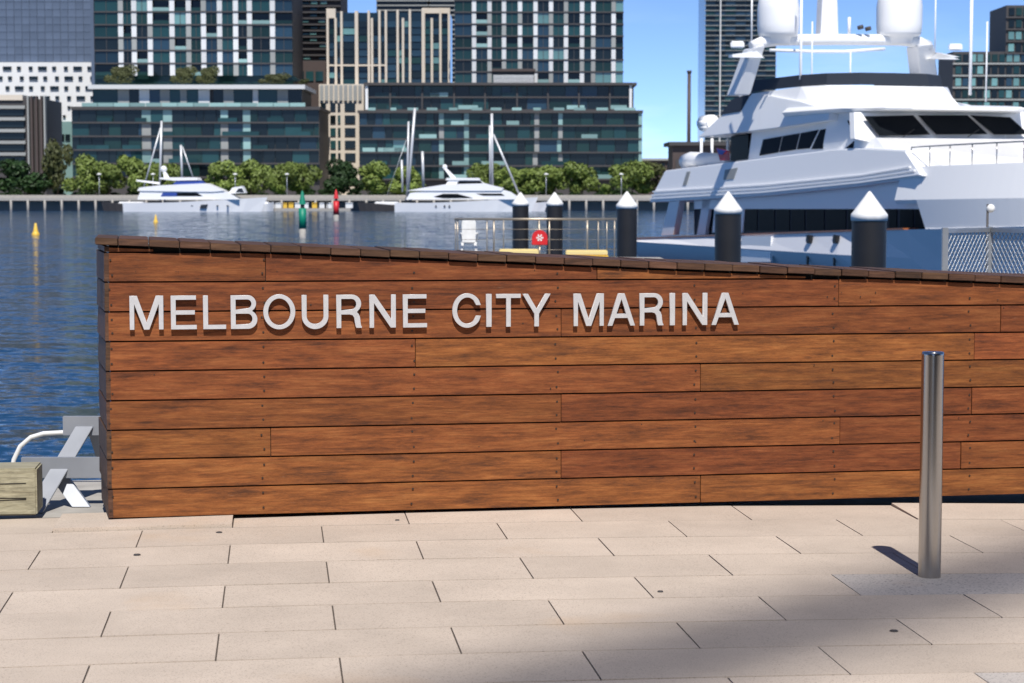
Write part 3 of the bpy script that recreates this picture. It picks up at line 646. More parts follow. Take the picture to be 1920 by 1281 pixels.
# upper deck bulwark: long ribbed band along the side
side('upper_bulwark', [(45, 935), (95, 788), (420, 746), (850, 690), (1000, 684), (1190, 694), (1290, 815), (1000, 860), (560, 905)], HB, M_white, bevel=.05, tilt=.18)
for k, dv_ in enumerate((-14, -30, -46)):
    side('rubbing_strake', [(48 + k * 3, 935 + dv_), (560, 905 + dv_), (1000, 860 + dv_), (1270 - k * 25, 822 + dv_), (1270 - k * 25, 815 + dv_), (1000, 853 + dv_), (560, 898 + dv_), (48 + k * 3, 929 + dv_)], HB + .06, M_white, .1, tilt=.18)
side('vent_grille', [(372, 785), (428, 775), (418, 828), (372, 832)], HB + .02, M_greyp, .05, tilt=.18)
side('vent_grille', [(196, 795), (212, 792), (204, 855), (188, 858)], HB + .02, M_greyp, .05, tilt=.18)
side('deck_support', [(135, 930), (182, 928), (152, 1085), (98, 1088)], HB - .1, M_hull, .25)
side('deck_support', [(290, 925), (325, 923), (300, 1085), (262, 1085)], 3.2, M_hull, .2)
# bow bulwark and foredeck
def bz(u): return 2.45 + .012 * (u - 14)
loft('bow_bulwark', [(u, [(max(.06, halfb(u) - .22), bz(u)), (max(.06, halfb(u) + .03), bz(u) - 1.25), (max(.05, halfb(u) * .99), rail_z(u) - .02 if u > 17 else bz(u) - 1.4)]) for u in [15.2 + .6 * i for i in range(21)]], M_white)
loft('foredeck', [(9.5, [(3.0, 3.75), (3.1, 2.55), (3.1, 1.6)]), (11.2, [(2.85, 3.68), (3.05, 2.55), (3.05, 1.6)]), (14, [(2.6, 3.35), (3.0, 2.48), (3.0, 1.6)]), (18, [(2.1, 2.95), (2.95, 2.42), (2.95, 1.6)]), (22, [(1.2, 2.65), (1.9, 2.42), (1.9, 1.6)]), (25, [(.4, 2.55), (.8, 2.42), (.8, 1.6)])], M_white)
for i in range(7):
    u = 15.6 + i * 1.5; v = halfb(u) - .35; bm = bm_new(); add_tube(bm, [YP(u, v, bz(u) - .1), YP(u, v, bz(u) + .75)], .022, 6); finish(bm, 'rail_stanchion', M_steel, yacht)
bm = bm_new(); add_tube(bm, [YP(15.6 + i * .75, halfb(15.6 + i * .75) - .35, bz(15.6 + i * .75) + .75) for i in range(13)], .03, 6); finish(bm, 'bow_rail', M_steel, yacht)
# upper deck house, windows, wheelhouse
side('upper_deck_house', [(500, 600), (960, 520), (1010, 690), (850, 700), (500, 750)], 2.85, M_white, tilt=.15, zt0=3.0)
for pl in ([(556, 645), (640, 630), (632, 705), (548, 720)], [(646, 629), (720, 616), (712, 692), (638, 704)], [(727, 615), (806, 600), (775, 686), (719, 691)], [(815, 600), (850, 594), (838, 688), (785, 690)]):
    side('window', pl, 2.88, M_yglass, .05, tilt=.15, zt0=3.0)
side('aft_door', [(420, 630), (500, 612), (500, 735), (418, 745)], 2.6, M_yglass)
side('side_window', [(938, 555), (962, 575), (998, 635), (992, 684), (918, 686)], 2.9, M_yglass, .06, tilt=.15, zt0=3.0)
UW = 10.8
loft('wheelhouse', [(6.0, [(2.75, 4.85), (2.95, 3.55), (2.95, 2.6)]), (9.6, [(2.55, 4.82), (2.8, 3.68), (2.8, 2.6)]), (UW - .05, [(1.9, 3.68), (2.2, 3.62), (2.2, 2.6)])], M_white)
def front_poly(name, pts, u0, m, lean=0.0, th=.05):
    q = [on_front(a, b, u0) for a, b in pts]; bm = bm_new(); zm = min(z for _, z in q)
    add_prism(bm, [YP(u0 - (z - zm) * lean, v, z) for v, z in q], -YF * th); return finish(bm, name, m, yacht)
front_poly('wheelhouse_front', [(1040, 515), (1900, 505), (1900, 650), (1090, 660), (1000, 640)], UW, M_white, .9, .4)
for pl in ([(1070, 535), (1300, 530), (1345, 622), (1108, 628)], [(1322, 530), (1550, 530), (1608, 620), (1372, 622)], [(1565, 530), (1745, 540), (1800, 622), (1640, 622)]):
    front_poly('windscreen', pl, UW + .12, M_yglass, .9, .06)
for a in (1215, 1515):
    q0 = on_front(a, 632, UW + .25); q1 = on_front(a + 60, 598, UW + .2); bm = bm_new(); add_tube(bm, [YP(UW + .25, *q0), YP(UW + .05, *q1)], .02, 6); finish(bm, 'wiper', M_black, yacht)
# brow over the wheelhouse
bq = on_front(1400, 500, UW)[1]
loft('brow', [(2.0, [(3.0, bq + .25), (3.2, bq + .05), (3.1, bq - .12)]), (8.5, [(2.9, bq + .22), (3.15, bq + .02), (3.05, bq - .12)]), (11.2, [(2.3, bq + .08), (2.6, bq - .03), (2.5, bq - .12)]), (11.9, [(1.5, bq + .0), (1.9, bq - .04), (1.8, bq - .1)])], M_white)
side('upper_wing', [(268, 635), (345, 545), (480, 432), (535, 436), (720, 470), (860, 512), (862, 556), (640, 590), (420, 618)], 3.15, M_white, bevel=.03, tilt=.24, zt0=4.2)
side('wing_glass', [(352, 530), (385, 462), (470, 428), (440, 515)], 3.18, M_tint, .06, tilt=.24, zt0=4.2)
# flybridge coaming, screen, arch
fz = on_front(1100, 402, 3.5)[1]
loft('flybridge', [(-5, [(2.7, fz - .1), (2.95, bq), (2.95, bq - .1)]), (2.5, [(2.65, fz), (2.95, bq + .1), (2.95, bq - .1)]), (4.2, [(2.3, fz), (2.75, bq + .1), (2.75, bq - .1)]), (5.6, [(1.6, fz - .05), (2.4, bq + .1), (2.4, bq - .1)])], M_white)
zs0, zs1 = fz + .01, on_front(1100, 345, 3.5)[1]
sc_pts = [(-4.5, 2.66), (-1.0, 2.66), (2.4, 2.6), (4.0, 2.2), (5.0, 1.3), (5.2, 0.0), (5.0, -1.3), (4.0, -2.2), (2.4, -2.6), (-1, -2.66), (-4.5, -2.66)]
for (u0, v0), (u1, v1) in zip(sc_pts, sc_pts[1:]):
    bm = bm_new(); add_prism(bm, [YP(u0, v0, zs0), YP(u1, v1, zs0), YP(u1 - .15, v1 * .97, zs1), YP(u0 - .15, v0 * .97, zs1)], (0, .03, 0)); finish(bm, 'screen_panel', M_tint, yacht)
def arch_leg(sv):
    q = [on_front(a, b, 0) for a, b in (([(505, 225), (565, 210), (540, 435), (470, 435)]) if sv > 0 else ([(1262, 215), (1340, 205), (1412, 352), (1330, 352)]))]
    bm = bm_new(); add_prism(bm, [YP(.4 - (1.2 if z < zs1 + .4 else 0), v, z) for v, z in q], -YF * 1.0); finish(bm, 'arch_leg', M_white, yacht, bevel=.04)
arch_leg(1); arch_leg(-1)
pa_ = [on_front(a, b, 0) for a, b in ((515, 218), (560, 196), (640, 186), (900, 183), (1200, 186), (1290, 196), (1335, 216))]
bm = bm_new(); add_tube(bm, [YP(0, v, z) for v, z in pa_], .25, 12); finish(bm, 'arch_beam', M_white, yacht)
q = [on_front(a, b, .6) for a, b in ((600, 232), (800, 238), (950, 238), (1130, 226))]
bm = bm_new(); add_tube(bm, [YP(.6, v, z) for v, z in q], .07, 8); finish(bm, 'grab_bar', M_white, yacht)
for zu, zw, zb2 in ((638, 95, 168), (1197, 105, 168)):
    v, z = on_front(zu, zb2, 0); r = zw / 2.464 / F * YD0
    bm = bm_new(); add_lathe(bm, [(r * .55, -.35), (r * .62, -.05), (r * .9, 0), (r * .97, .15), (r, .5), (r, r * 1.3), (r * .93, r * 1.75), (r * .7, r * 2.15), (r * .35, r * 2.36), (0, r * 2.42)], YP(0, v, z), 28); finish(bm, 'satellite_dome', M_white, yacht)
v, z = on_front(875, 165, 0)
bm = bm_new(); add_prism(bm, [YP(0, v + dx, z + dz) for dx, dz in ((.34, -.1), (-.34, -.1), (-.3, 1.2), (-.14, 4.6), (.18, 4.6), (.3, 1.2))], -YF * .5); finish(bm, 'mast', M_hull, yacht)
for du, dv2, dz2 in ((.2, -1.0, .35), (.3, -1.3, .3)):
    bm = bm_new(); add_tube(bm, [YP(.3, v + dv2, z + dz2), YP(.5, v + dv2 - .12, z + dz2 + .05)], .1, 10); finish(bm, 'floodlight', M_slab, yacht)
for zu, z_lo, z_hi, r, u in ((740, 520, -60, .06, 2), (515, 200, -60, .04, 0), (792, 490, 100, .03, 2), (970, 470, 240, .03, 4), (1525, 440, -60, .07, 5), (1598, 470, 100, .035, 6), (1362, 250, -40, .03, 0), (966, 165, 80, .07, 0)):
    a = on_front(zu, z_lo, u); b = on_front(zu, z_hi, u); bm = bm_new(); add_tube(bm, [YP(u, *a), YP(u, a[0], b[1])], r, 8); finish(bm, 'antenna', M_white, yacht)
for zu, zv, s_ in ((490, 268, 1), (1395, 275, -1)):
    a = on_front(zu, zv, 0); bm = bm_new(); add_prism(bm, [YP(.3, a[0] - .6, a[1]), YP(.3, a[0] + .6, a[1]), YP(.3, a[0] + .6 * s_, a[1] + .12), YP(.3, a[0] - .3 * s_, a[1] + .3)], -YF * .4); finish(bm, 'light_bracket', M_white, yacht)
    bm = bm_new(); add_box(bm, YP(.3, a[0] + .42 * s_, a[1] + .55), (.6, .25, .3)); finish(bm, 'search_light', M_white, yacht, bevel=.05)
# aft details: tender, raft canister, ensign, stern rail
q0 = on_side(215, 750, 2.4); q1 = on_side(420, 745, 2.4); bm = bm_new(); add_tube(bm, [YP(q0[0], 2.4, q0[1]), YP(q0[0] + .8, 2.4, q0[1] + .15), YP(q1[0], 2.4, q1[1] + .05)], .42, 12, .3); finish(bm, 'tender', M_white, yacht)
q0 = on_side(315, 560, 2.8); bm = bm_new(); add_tube(bm, [YP(q0[0] - .7, 2.8, q0[1] - .1), YP(q0[0] + .7, 2.8, q0[1] - .1)], .4, 16); finish(bm, 'raft_canister', M_white, yacht, bevel=.08)
fl = [on_side(a, b, 3.3) for a, b in ((355, 686), (412, 697), (414, 742), (372, 742))]
bm = bm_new(); add_prism(bm, [YP(u, 3.3, z) for u, z in fl], YS * .03); flag = finish(bm, 'ensign', M_red, yacht)
fl = [on_side(a, b, 3.34) for a, b in ((355, 686), (400, 697), (380, 716), (364, 712))]
bm = bm_new(); add_prism(bm, [YP(u, 3.34, z) for u, z in fl], YS * .02); finish(bm, 'canton', M_navy, flag)
for zu in (332, 283, 405):
    a = on_side(zu, 745, 2.3); b = on_side(zu, 640, 2.3); bm = bm_new(); add_tube(bm, [YP(a[0], 2.3, a[1] - .3), YP(a[0], 2.3, b[1])], .07, 8); finish(bm, 'stanchion', M_white, yacht)
# hull marks: fender ropes and a white fender board
side('fender_board', [(470, 1092), (605, 1092), (600, 1210), (466, 1212)], HB + .12, M_white, .1)
for a in (772, 895):
    side('fender_rope', [(a - 4, 1085), (a + 4, 1085), (a + 2, 1230), (a - 4, 1230)], HB + .08, M_black, .05)
    side('fender', [(a - 7, 1088), (a + 8, 1088), (a + 8, 1125), (a - 7, 1125)], HB + .2, M_black, .18, bevel=.04)

# ------------------------------------------------------------------ navigation marks
def marker(x, ytop, ybase, D, m, lab, red):
    b = V(x, ybase, D); e = empty('channel_marker', (b.x, D, WATER), 0, lab, 'channel marker', 'channel markers')
    s = D / F; H = (ybase - ytop) * s; z0 = b.z - WATER; r = 6.6 * s * (.75 if red else 1)
    bm = bm_new(); add_tube(bm, [(0, 0, -1), (0, 0, z0 + H * .2)], r * .95, 14); finish(bm, 'pile', M_conc, e)
    bm = bm_new(); add_tube(bm, [(0, 0, z0 + H * .2), (0, 0, z0 + H * .62)], r * 1.06, 16); finish(bm, 'band', m, e)
    bm = bm_new(); add_lathe(bm, [(r * 1.0, z0 + H * .70), (r * .8, z0 + H * .78), (r * .35, z0 + H * .95), (0, z0 + H)], seg=16); finish(bm, 'top_mark', m, e)
    bm = bm_new(); add_tube(bm, [(0, 0, z0 + H * .6), (0, 0, z0 + H * .72)], r * .55, 10); finish(bm, 'lantern', M_slab, e)
D_g = (CAMH - WATER) * F / (446 - HOR)
marker(567.5, 357, 446, D_g, M_green, 'green topped channel marker pile standing in the water', False)
D_r = (CAMH - WATER) * F / (414 - HOR)
marker(630.5, 355, 414, D_r, M_red, 'slim red topped channel marker pile near the far pontoon', True)
for (x, yb, yt, lab) in ((67, 441, 418, 'larger yellow cone buoy floating nearest the sign wall'), (292, 417, 402.5, 'small yellow cone buoy floating before the moored yachts')):
    D = (CAMH - WATER) * F / (yb - HOR); s = D / F; H = (yb - yt) * s; e = empty('cone_buoy', (V(x, yb, D).x, D, WATER), 0, lab, 'buoy', 'yellow buoys')
    bm = bm_new(); add_lathe(bm, [(0, -.2), (H * .3, -.15), (H * .33, .02 * H), (H * .31, H * .14), (H * .2, H * .32)], seg=20); finish(bm, 'float', M_yell, e)
    bm = bm_new(); add_lathe(bm, [(H * .2, H * .32), (H * .13, H * .72), (H * .1, H * .76), (H * .09, H * .97), (0, H)], seg=20); finish(bm, 'cone', M_yell, e)

# ------------------------------------------------------------------ far shore
FQ = 366.0; QZ = 0.35
bm = bm_new(); add_box(bm, (0, 0, 0), (560, 700, 3.0)); o = finish(bm, 'far_shore', M_conc, loc=(0, FQ + 3 + 350, QZ - 1.52)); tag(o, 'paved far shore on which the towers stand', 'shore', kind='structure')
bm = bm_new(); add_box(bm, (0, 0, 0), (330, 7, .06)); o = finish(bm, 'lawn', M_grass, loc=(-20, FQ + 13, QZ + .02)); tag(o, 'strip of lawn under the far trees', 'lawn', kind='structure')
wh = empty('wharf', (0, FQ, WATER), 0, 'long timber and concrete wharf along the far shore', 'wharf')
bm = bm_new(); add_box(bm, (0, 1.5, QZ - WATER - .25), (420, 4, .5)); finish(bm, 'deck', M_conc, wh)
bm = bm_new(); add_box(bm, (0, 3.1, QZ - WATER + .25), (420, .4, .55)); finish(bm, 'parapet', M_conc, wh)
for i in range(56):
    x = -98 + i * 3.1; bm = None
    if i == 0:
        bm = bm_new(); add_tube(bm, [(0, 0, -1), (0, 0, 2.0)], .22, 10); me_p = bpy.data.meshes.new('wharf_pile'); bm.to_mesh(me_p); bm.free(); me_p.materials.append(M_conc)
    o = link('wharf_pile', me_p, wh, (x, -.35, 0))

# trees
def crown_mesh(name, seed, n, rx, rz, leaf, m, lobes=9):
    r = random.Random(seed); vs, fs = [], []; L_ = []
    for i in range(lobes):
        a = r.uniform(0, 6.28); q = r.uniform(.15, .75); L_.append((Vector((math.cos(a) * q * rx, math.sin(a) * q * rx, r.uniform(-.5, .62) * rz)), r.uniform(.26, .5)))
    for i in range(n):
        c, k = L_[i % lobes]; d = Vector((r.gauss(0, 1), r.gauss(0, 1), r.gauss(0, 1))).normalized()
        p = c + Vector((d.x * rx, d.y * rx, d.z * rz)) * k * (r.uniform(.45, 1.0) ** .5)
        nn = (d + Vector((r.gauss(0, .6), r.gauss(0, .6), r.gauss(0, .6) + .3))).normalized(); a = nn.orthogonal().normalized(); b = nn.cross(a); s = leaf * r.uniform(.55, 1.25); th = r.uniform(0, 3.14)
        a, b = a * math.cos(th) + b * math.sin(th), b * math.cos(th) - a * math.sin(th); k0 = len(vs)
        vs += [p - a * s, p - b * s * .45, p + a * s, p + b * s * .45]; fs.append((k0, k0 + 1, k0 + 2, k0 + 3))
    lo = [min(v[i] for v in vs) for i in range(3)]; hi = [max(v[i] for v in vs) for i in range(3)]
    vs = [Vector(((v.x - (lo[0] + hi[0]) / 2) / (hi[0] - lo[0]), (v.y - (lo[1] + hi[1]) / 2) / (hi[1] - lo[1]), (v.z - lo[2]) / (hi[2] - lo[2]))) for v in vs]
    me = mesh(name, vs, fs); me.materials.append(m); return me      # unit box, standing on z = 0
CR = [crown_mesh('crown', 20 + i, 2600, 3.0, 2.4, .30, M_leaf, 8 + i) for i in range(4)]
CRD = [crown_mesh('crown_dark', 40 + i, 2600, 3.0, 3.0, .34, M_leafd, 9) for i in range(2)]
CRO = [crown_mesh('crown_olive', 50 + i, 2200, 3.0, 2.8, .30, M_leafo, 9) for i in range(2)]
bm = bm_new(); add_tube(bm, [(0, 0, 0), (.06, 0, 1.2), (0, .05, 2.6), (.05, 0, 3.6)], .16, 8, .07)
for a in range(4): add_tube(bm, [(0, 0, 1.9 + .2 * a), (math.cos(a * 1.6) * .8, math.sin(a * 1.6) * .8, 3.0), (math.cos(a * 1.6) * 1.5, math.sin(a * 1.6) * 1.5, 3.9)], .07, 6, .03)
me_tr = bpy.data.meshes.new('trunk'); bm.to_mesh(me_tr); bm.free(); me_tr.materials.append(M_bark)
def tree(x, ytop, wpx, D, crowns, lab, rnd, grp='trees along the far shore'):
    s = D / F; X = V(x, 340, D).x; Zt = V(x, ytop - 4, D).z; H = Zt - QZ
    e = empty('tree', (X, D, QZ), 0, lab, 'tree', grp)
    cm = rnd.choice(crowns); o = link('crown', cm, e); w = wpx * s * 1.36; hz = H * .92
    o.scale = (w, w, hz); o.location = (0, 0, H - hz); o.rotation_euler = (0, 0, rnd.uniform(0, 6.28))
    t_ = link('trunk', me_tr, e); t_.scale = (1, 1, H * .62 / 3.6)
rt = random.Random(5)
TR_ = [(45, 300, 82, 0, 'spreading dark tree before the low dark building'), (108, 262, 48, 2, 'tall olive tree beside the pale perforated building'), (160, 290, 60, 1, 'light green tree between the tall olive tree and the dark hulled sailing boat'), (205, 305, 55, 1, 'light green tree behind the dark hulled end of the two masted boat'), (262, 293, 62, 1, 'light green tree behind the slanted boom of the two masted boat'), (310, 308, 46, 1, 'light green tree just behind the dome of the cruiser with blue covers'), (420, 302, 62, 1, 'light green tree behind the foredeck of the cruiser with blue covers'), (470, 300, 56, 1, 'light green tree behind the bow of the cruiser with blue covers'), (520, 306, 46, 1, 'light green tree behind the first white boxes of the far pontoon'), (565, 306, 54, 1, 'light green tree directly behind the green channel marker'), (632, 298, 60, 0, 'dense dark tree before the cream gridded block, with lamp post beside it'), (655, 305, 44, 0, 'smaller dense dark tree before the cream gridded block'), (708, 303, 66, 1, 'broad light green tree beside the dense dark trees, behind the twin masts boat'), (762, 312, 50, 1, 'light green tree right behind the twin tall masts'), (905, 308, 50, 1, 'light green tree behind the bridge of the cruiser with lens shaped window'), (955, 314, 50, 1, 'light green tree behind the slanted boom of the pale sailing boat'), (998, 316, 62, 1, 'light green tree rising between the two slim far piles'), (1040, 312, 50, 1, 'light green tree behind the pile beside the red life ring box'), (1090, 305, 62, 1, 'broad light green tree beside the little round shrub'), (1140, 348, 24, 1, 'little round shrub between two trees on the lawn'), (1185, 303, 72, 1, 'largest light green tree, behind the pile at the guard rail end'), (1232, 305, 56, 2, 'olive tree at the end of the far row beside the yacht')]
for x, yt, w, kind, lab in TR_:
    tree(x, yt, w, 384 + rt.uniform(-3, 3), (CRD, CR, CRO)[kind], lab or 'light green round headed tree on the lawn before the glass podiums', rt)
# hedge of dark shrubs behind the trees
for i in range(26):
    x = 20 + i * 46; o = link('shrub', CRD[i % 2], None, (V(x, 340, 394).x, 394, QZ)); o.scale = (5.6, 3, 2.0); o.rotation_euler = (0, 0, i)
    tag(o, 'low dark shrub in the hedge behind the far trees', 'shrub', 'hedge shrubs on the far shore')
# lamp posts
bm = bm_new(); add_tube(bm, [(0, 0, 0), (0, 0, 4.3)], .09, 8, .06); me_lp = bpy.data.meshes.new('post'); bm.to_mesh(me_lp); bm.free(); me_lp.materials.append(M_galv)
bm = bm_new(); add_lathe(bm, [(0, 4.25), (.42, 4.3), (.45, 4.45), (.1, 4.6), (0, 4.6)], seg=12); me_lh = bpy.data.meshes.new('lamp_head'); bm.to_mesh(me_lh); bm.free(); me_lh.materials.append(M_whitep)
for x, lab in ((186, 'slim lamp post on the far promenade beside the dark hulled sailing boat'), (287, 'slim lamp post behind the boom of the cruiser with blue covers'), (441, 'slim lamp post above the foredeck screen of the cruiser with blue covers'), (538, 'slim lamp post behind the far pontoon boxes near the green marker'), (1024, 'slim lamp post between the two slim far piles'), (1165, 'slim lamp post just behind the pile at the guard rail end')):
    e = empty('lamp_post', (V(x, 340, 374).x, 374, QZ), 0, lab, 'lamp post', 'lamp posts on the far promenade')
    link('post', me_lp, e); link('lamp_head', me_lh, e)

# ------------------------------------------------------------------ far boats
def boat_hull(bm, L_, B_, zb, zs, zbow, sgn=1):
    """lofted hull, bow towards +x*sgn"""
    st = []
    for i in range(9):
        f = i / 8; x = -L_ / 2 + L_ * f; w = B_ / 2 * (1 if f < .55 else max(.02, 1 - ((f - .55) / .45) ** 1.9)) * (.9 if i == 0 else 1); zt = zs + (zbow - zs) * max(0, (f - .2) / .8) ** 1.5
        xo = (.06 * L_ * max(0, f - .6) / .4)
        st.append([(sgn * (x + xo), w, zt), (sgn * x, w * .82, zb), (sgn * x, -w * .82, zb), (sgn * (x + xo), -w, zt)])
    rows = [[bm.verts.new(p) for p in r] for r in st]
    for a, b in zip(rows, rows[1:]):
        for i in range(4): bm.faces.new((a[i], a[(i + 1) % 4], b[(i + 1) % 4], b[i]))
    bm.faces.new(rows[0]); bm.faces.new(rows[-1])
def cruiser(x0, x1, D, lab, navy):
    s = D / F; Lm = (x1 - x0) * s; xc = (x0 + x1) / 2; X = V(xc, 390, D).x
    e = empty('moored_yacht', (X, D, WATER), 0, lab, 'yacht', 'white cruisers moored at the far wharf')
    def P(x, y): p = V(x, y, D); return (p.x - X, p.z - WATER)
    def prof(name, pts, w, m, parent=e, yoff=0):
        bm = bm_new(); add_prism(bm, [(P(*q)[0], -w / 2 + yoff, P(*q)[1]) for q in pts], (0, w, 0)); return finish(bm, name, m, parent)
    bm = bm_new(); boat_hull(bm, Lm * .95, 5.6, -.6, 1.55, 2.55); finish(bm, 'hull', M_white, e)
    return e, P, prof, s
e, P, prof, s = cruiser(229, 493, 350, 'white cruiser with blue window covers and a small dome on its mast', True)
prof('main_house', [(262, 374), (268, 358), (300, 354), (400, 350), (432, 362), (452, 374)], 4.6, M_white)
prof('window_strip', [(306, 368), (312, 361), (372, 361), (384, 368)], 4.66, M_yglass)
prof('window_cover', [(306, 368), (310, 361), (336, 361), (336, 368)], 4.72, M_navy)
prof('fore_cover', [(388, 362), (392, 359), (425, 361), (430, 364)], 4.3, M_navy)
prof('upper_deck', [(262, 358), (266, 352), (300, 348), (390, 344), (424, 358), (400, 360)], 5.0, M_white)
prof('bridge_window', [(327, 346), (335, 339), (377, 339), (386, 346)], 3.8, M_navy)
prof('hard_top', [(302, 336), (304, 333), (372, 333), (376, 338), (330, 339)], 4.2, M_white)
prof('boom', [(256, 337), (256, 340), (300, 346), (300, 342)], .5, M_white)
prof('fore_screen', [(430, 363), (438, 352), (456, 349), (462, 362)], 3.0, M_white)
prof('fore_window', [(444, 361), (449, 354), (456, 353), (460, 361)], 3.05, M_tint)
prof('dome_strut', [(308, 334), (318, 334), (311, 322), (306, 322)], .6, M_white)
bm = bm_new(); bmesh.ops.create_uvsphere(bm, u_segments=16, v_segments=10, radius=6 * s); p_ = P(307, 317); bmesh.ops.translate(bm, vec=(p_[0], 0, p_[1]), verts=bm.verts); finish(bm, 'dome', M_white, e)
for xx, yy in ((281, 386), (301, 386), (363, 386), (410, 386), (429, 386)): prof('porthole', [(xx, yy - 1), (xx + 3, yy - 1), (xx + 3, yy + 1), (xx, yy + 1)], 5.3, M_tint)
prof('hull_vent', [(381, 384), (394, 383), (391, 391), (379, 391)], 5.4, M_tint)
e, P, prof, s = cruiser(735, 1000, 349, 'white cruiser with long dark lens shaped side window and open radar mast', False)
prof('main_house', [(762, 374), (770, 362), (830, 354), (930, 352), (958, 360), (978, 374)], 4.6, M_white)
prof('side_window', [(814, 369), (832, 363.5), (858, 363.5), (888, 371.5), (832, 372)], 4.68, M_yglass)
prof('fore_window', [(893, 363), (940, 363), (947, 367), (906, 367)], 4.68, M_yglass)
prof('upper_deck', [(763, 358), (790, 353), (835, 346), (910, 344), (945, 353), (940, 358)], 5.0, M_white)
prof('bridge', [(836, 347), (842, 338), (898, 337), (912, 346)], 3.8, M_white)
prof('bridge_window', [(856, 345), (862, 339.5), (900, 339.5), (908, 345)], 3.9, M_yglass)
prof('hard_top', [(836, 338), (838, 334), (898, 334), (902, 338)], 4.2, M_white)
prof('radar_mast', [(846, 334), (856, 334), (836, 314), (830, 314)], .7, M_white)
bm = bm_new(); bmesh.ops.create_uvsphere(bm, u_segments=16, v_segments=10, radius=4.6 * s); p_ = P(834, 313); bmesh.ops.translate(bm, vec=(p_[0], 0, p_[1]), verts=bm.verts); finish(bm, 'dome', M_white, e)
for xx in (817, 833, 842): prof('porthole', [(xx, 385), (xx + 3, 385), (xx + 3, 389), (xx, 389)], 5.4, M_tint)
# boats lying inside the cruisers, with masts
def small_boat(x0, x1, yd, D, m, lab, masts, sgn=-1):
    X = V((x0 + x1) / 2, 390, D).x; s = D / F; e = empty('moored_boat', (X, D, WATER), 0, lab, 'boat', 'boats moored behind the cruisers')
    bm = bm_new(); boat_hull(bm, (x1 - x0) * s, 4.0, -.4, 1.1, 1.7, sgn); finish(bm, 'hull', m, e)
    bm = bm_new(); add_box(bm, (0, 0, 1.35), ((x1 - x0) * s * .45, 2.6, .7)); finish(bm, 'cabin', M_white, e, bevel=.15)
    for (xa, ya, xb, yb, r) in masts:
        a, b = V(xa, ya, D), V(xb, yb, D); bm = bm_new(); add_tube(bm, [(a.x - X, 0, a.z - WATER), (b.x - X, 0, b.z - WATER)], r, 8); finish(bm, 'mast' if abs(xa - xb) < 14 else 'boom', M_mast, e)
    return e
small_boat(196, 300, 372, 358, M_slab, 'dark hulled sailing boat with two tall masts behind the left cruiser', [(299, 372, 303, 227, .2), (265, 368, 301, 240, .14), (342, 350, 339, 272, .2), (366, 345, 342, 275, .12)])
small_boat(676, 775, 372, 357, M_slab, 'dark hulled sailing boat with twin tall masts astern of the right cruiser', [(763, 372, 766, 228, .18), (764, 372, 778, 203, .24), (755, 360, 753, 300, .2), (794, 352, 792, 284, .24), (725, 368, 762, 262, .04)])
small_boat(905, 1020, 374, 356, M_hull, 'pale sailing boat with tall mast and slanted boom beyond the right cruiser', [(923, 366, 922, 213, .24), (919, 366, 918, 235, .14), (974, 366, 925, 252, .18)], 1)
small_boat(484, 512, 380, 360, M_white, 'little white runabout with blue cover at the far pontoon', [], 1)
# pontoon with white and yellow boxes
pn = empty('pontoon', (V(560, 390, 362).x, 362, WATER), 0, 'low floating pontoon with mooring boxes at the far wharf', 'pontoon')
bm = bm_new(); add_box(bm, (0, 0, .25), (19, 2, .5)); finish(bm, 'float', M_conc, pn)
rk = random.Random(9)
for i, x in enumerate((503, 512, 521, 535, 546, 560, 575, 590, 606, 612, 618, 655)):
    m = M_yell if i in (3, 4, 7) else M_whitep; w = (.7, .9, 1.3)[i % 3]; e = empty('dock_box', (V(x, 385, 361.5).x, 361.5, WATER + .5), 0, ('yellow' if m is M_yell else 'white') + ' box standing on the far pontoon', 'dock box', ('yellow' if m is M_yell else 'white') + ' boxes on the far pontoon')
    bm = bm_new(); add_box(bm, (0, 0, .45), (w, .8, .9)); finish(bm, 'case', m, e, bevel=.04)
    bm = bm_new(); add_box(bm, (0, -.05, .95), (w + .08, .95, .12)); finish(bm, 'lid', m, e, bevel=.03)

# ------------------------------------------------------------------ far buildings (each storey, pane and panel a part)
rb = random.Random(21)
def bld(name, x, D, label, cat='building'): return empty(name, (V(x, 340, D).x, D, QZ), 0, label, cat)
def pick(w): return rb.choices(GL, weights=w)[0]
def tower(e, x0, x1, ytop, ybot, pitch, cols, D, weights, colw=9, left_balc=0, depth=22, inset=None):
    FB(e, 'core', x0 + 1, ytop, x1 - 1, 374 if ybot > 150 else ybot, D + 1.5, depth, M_slab)
    y = ybot; n = 0
    while y > ytop:
        yt = y - pitch
        FB(e, 'floor_slab', x0, yt, x1, yt + 2.6, D - .25, 1.0, M_slab)
        xs = [x0 + 1] + cols + [x1 - 1]
        for i, (a, b) in enumerate(zip(xs, xs[1:])):
            aa = a + (colw / 2 if i else 0); bb_ = b - (colw / 2 if i < len(xs) - 2 else 0)
            mid = (aa + bb_) / 2; open_ = rb.random() < .22
            FB(e, 'window', aa + .3, yt + 2.6, bb_ - .3, y, D + (1.15 if open_ else .1), .3, GL[1] if open_ else pick(weights))
            if open_: FB(e, 'balustrade', aa + .3, y - 7, bb_ - .3, y - .3, D - .15, .08, M_balus if rb.random() < .5 else GL[4])
            elif bb_ - aa > 14: FB(e, 'mullion', mid - .5, yt + 2.6, mid + .5, y, D + .0, .15, M_slab)
        for c in cols: FB(e, 'wall_panel', c - colw / 2, yt + 2.7, c + colw / 2, y - .1, D - .1, .4, M_panel if rb.random() < .8 else M_greyp)
        y = yt; n += 1
D1 = 440.0
t1 = bld('glass_tower', 362, D1, 'teal glass apartment tower with white vertical panels above the planted podium')
tower(t1, 178, 550, -55, 142, 24.2, [228, 253, 283, 324, 355, 383, 413, 443, 469, 512], D1, (5, 3, 4, 1.2, 2), 9.5)
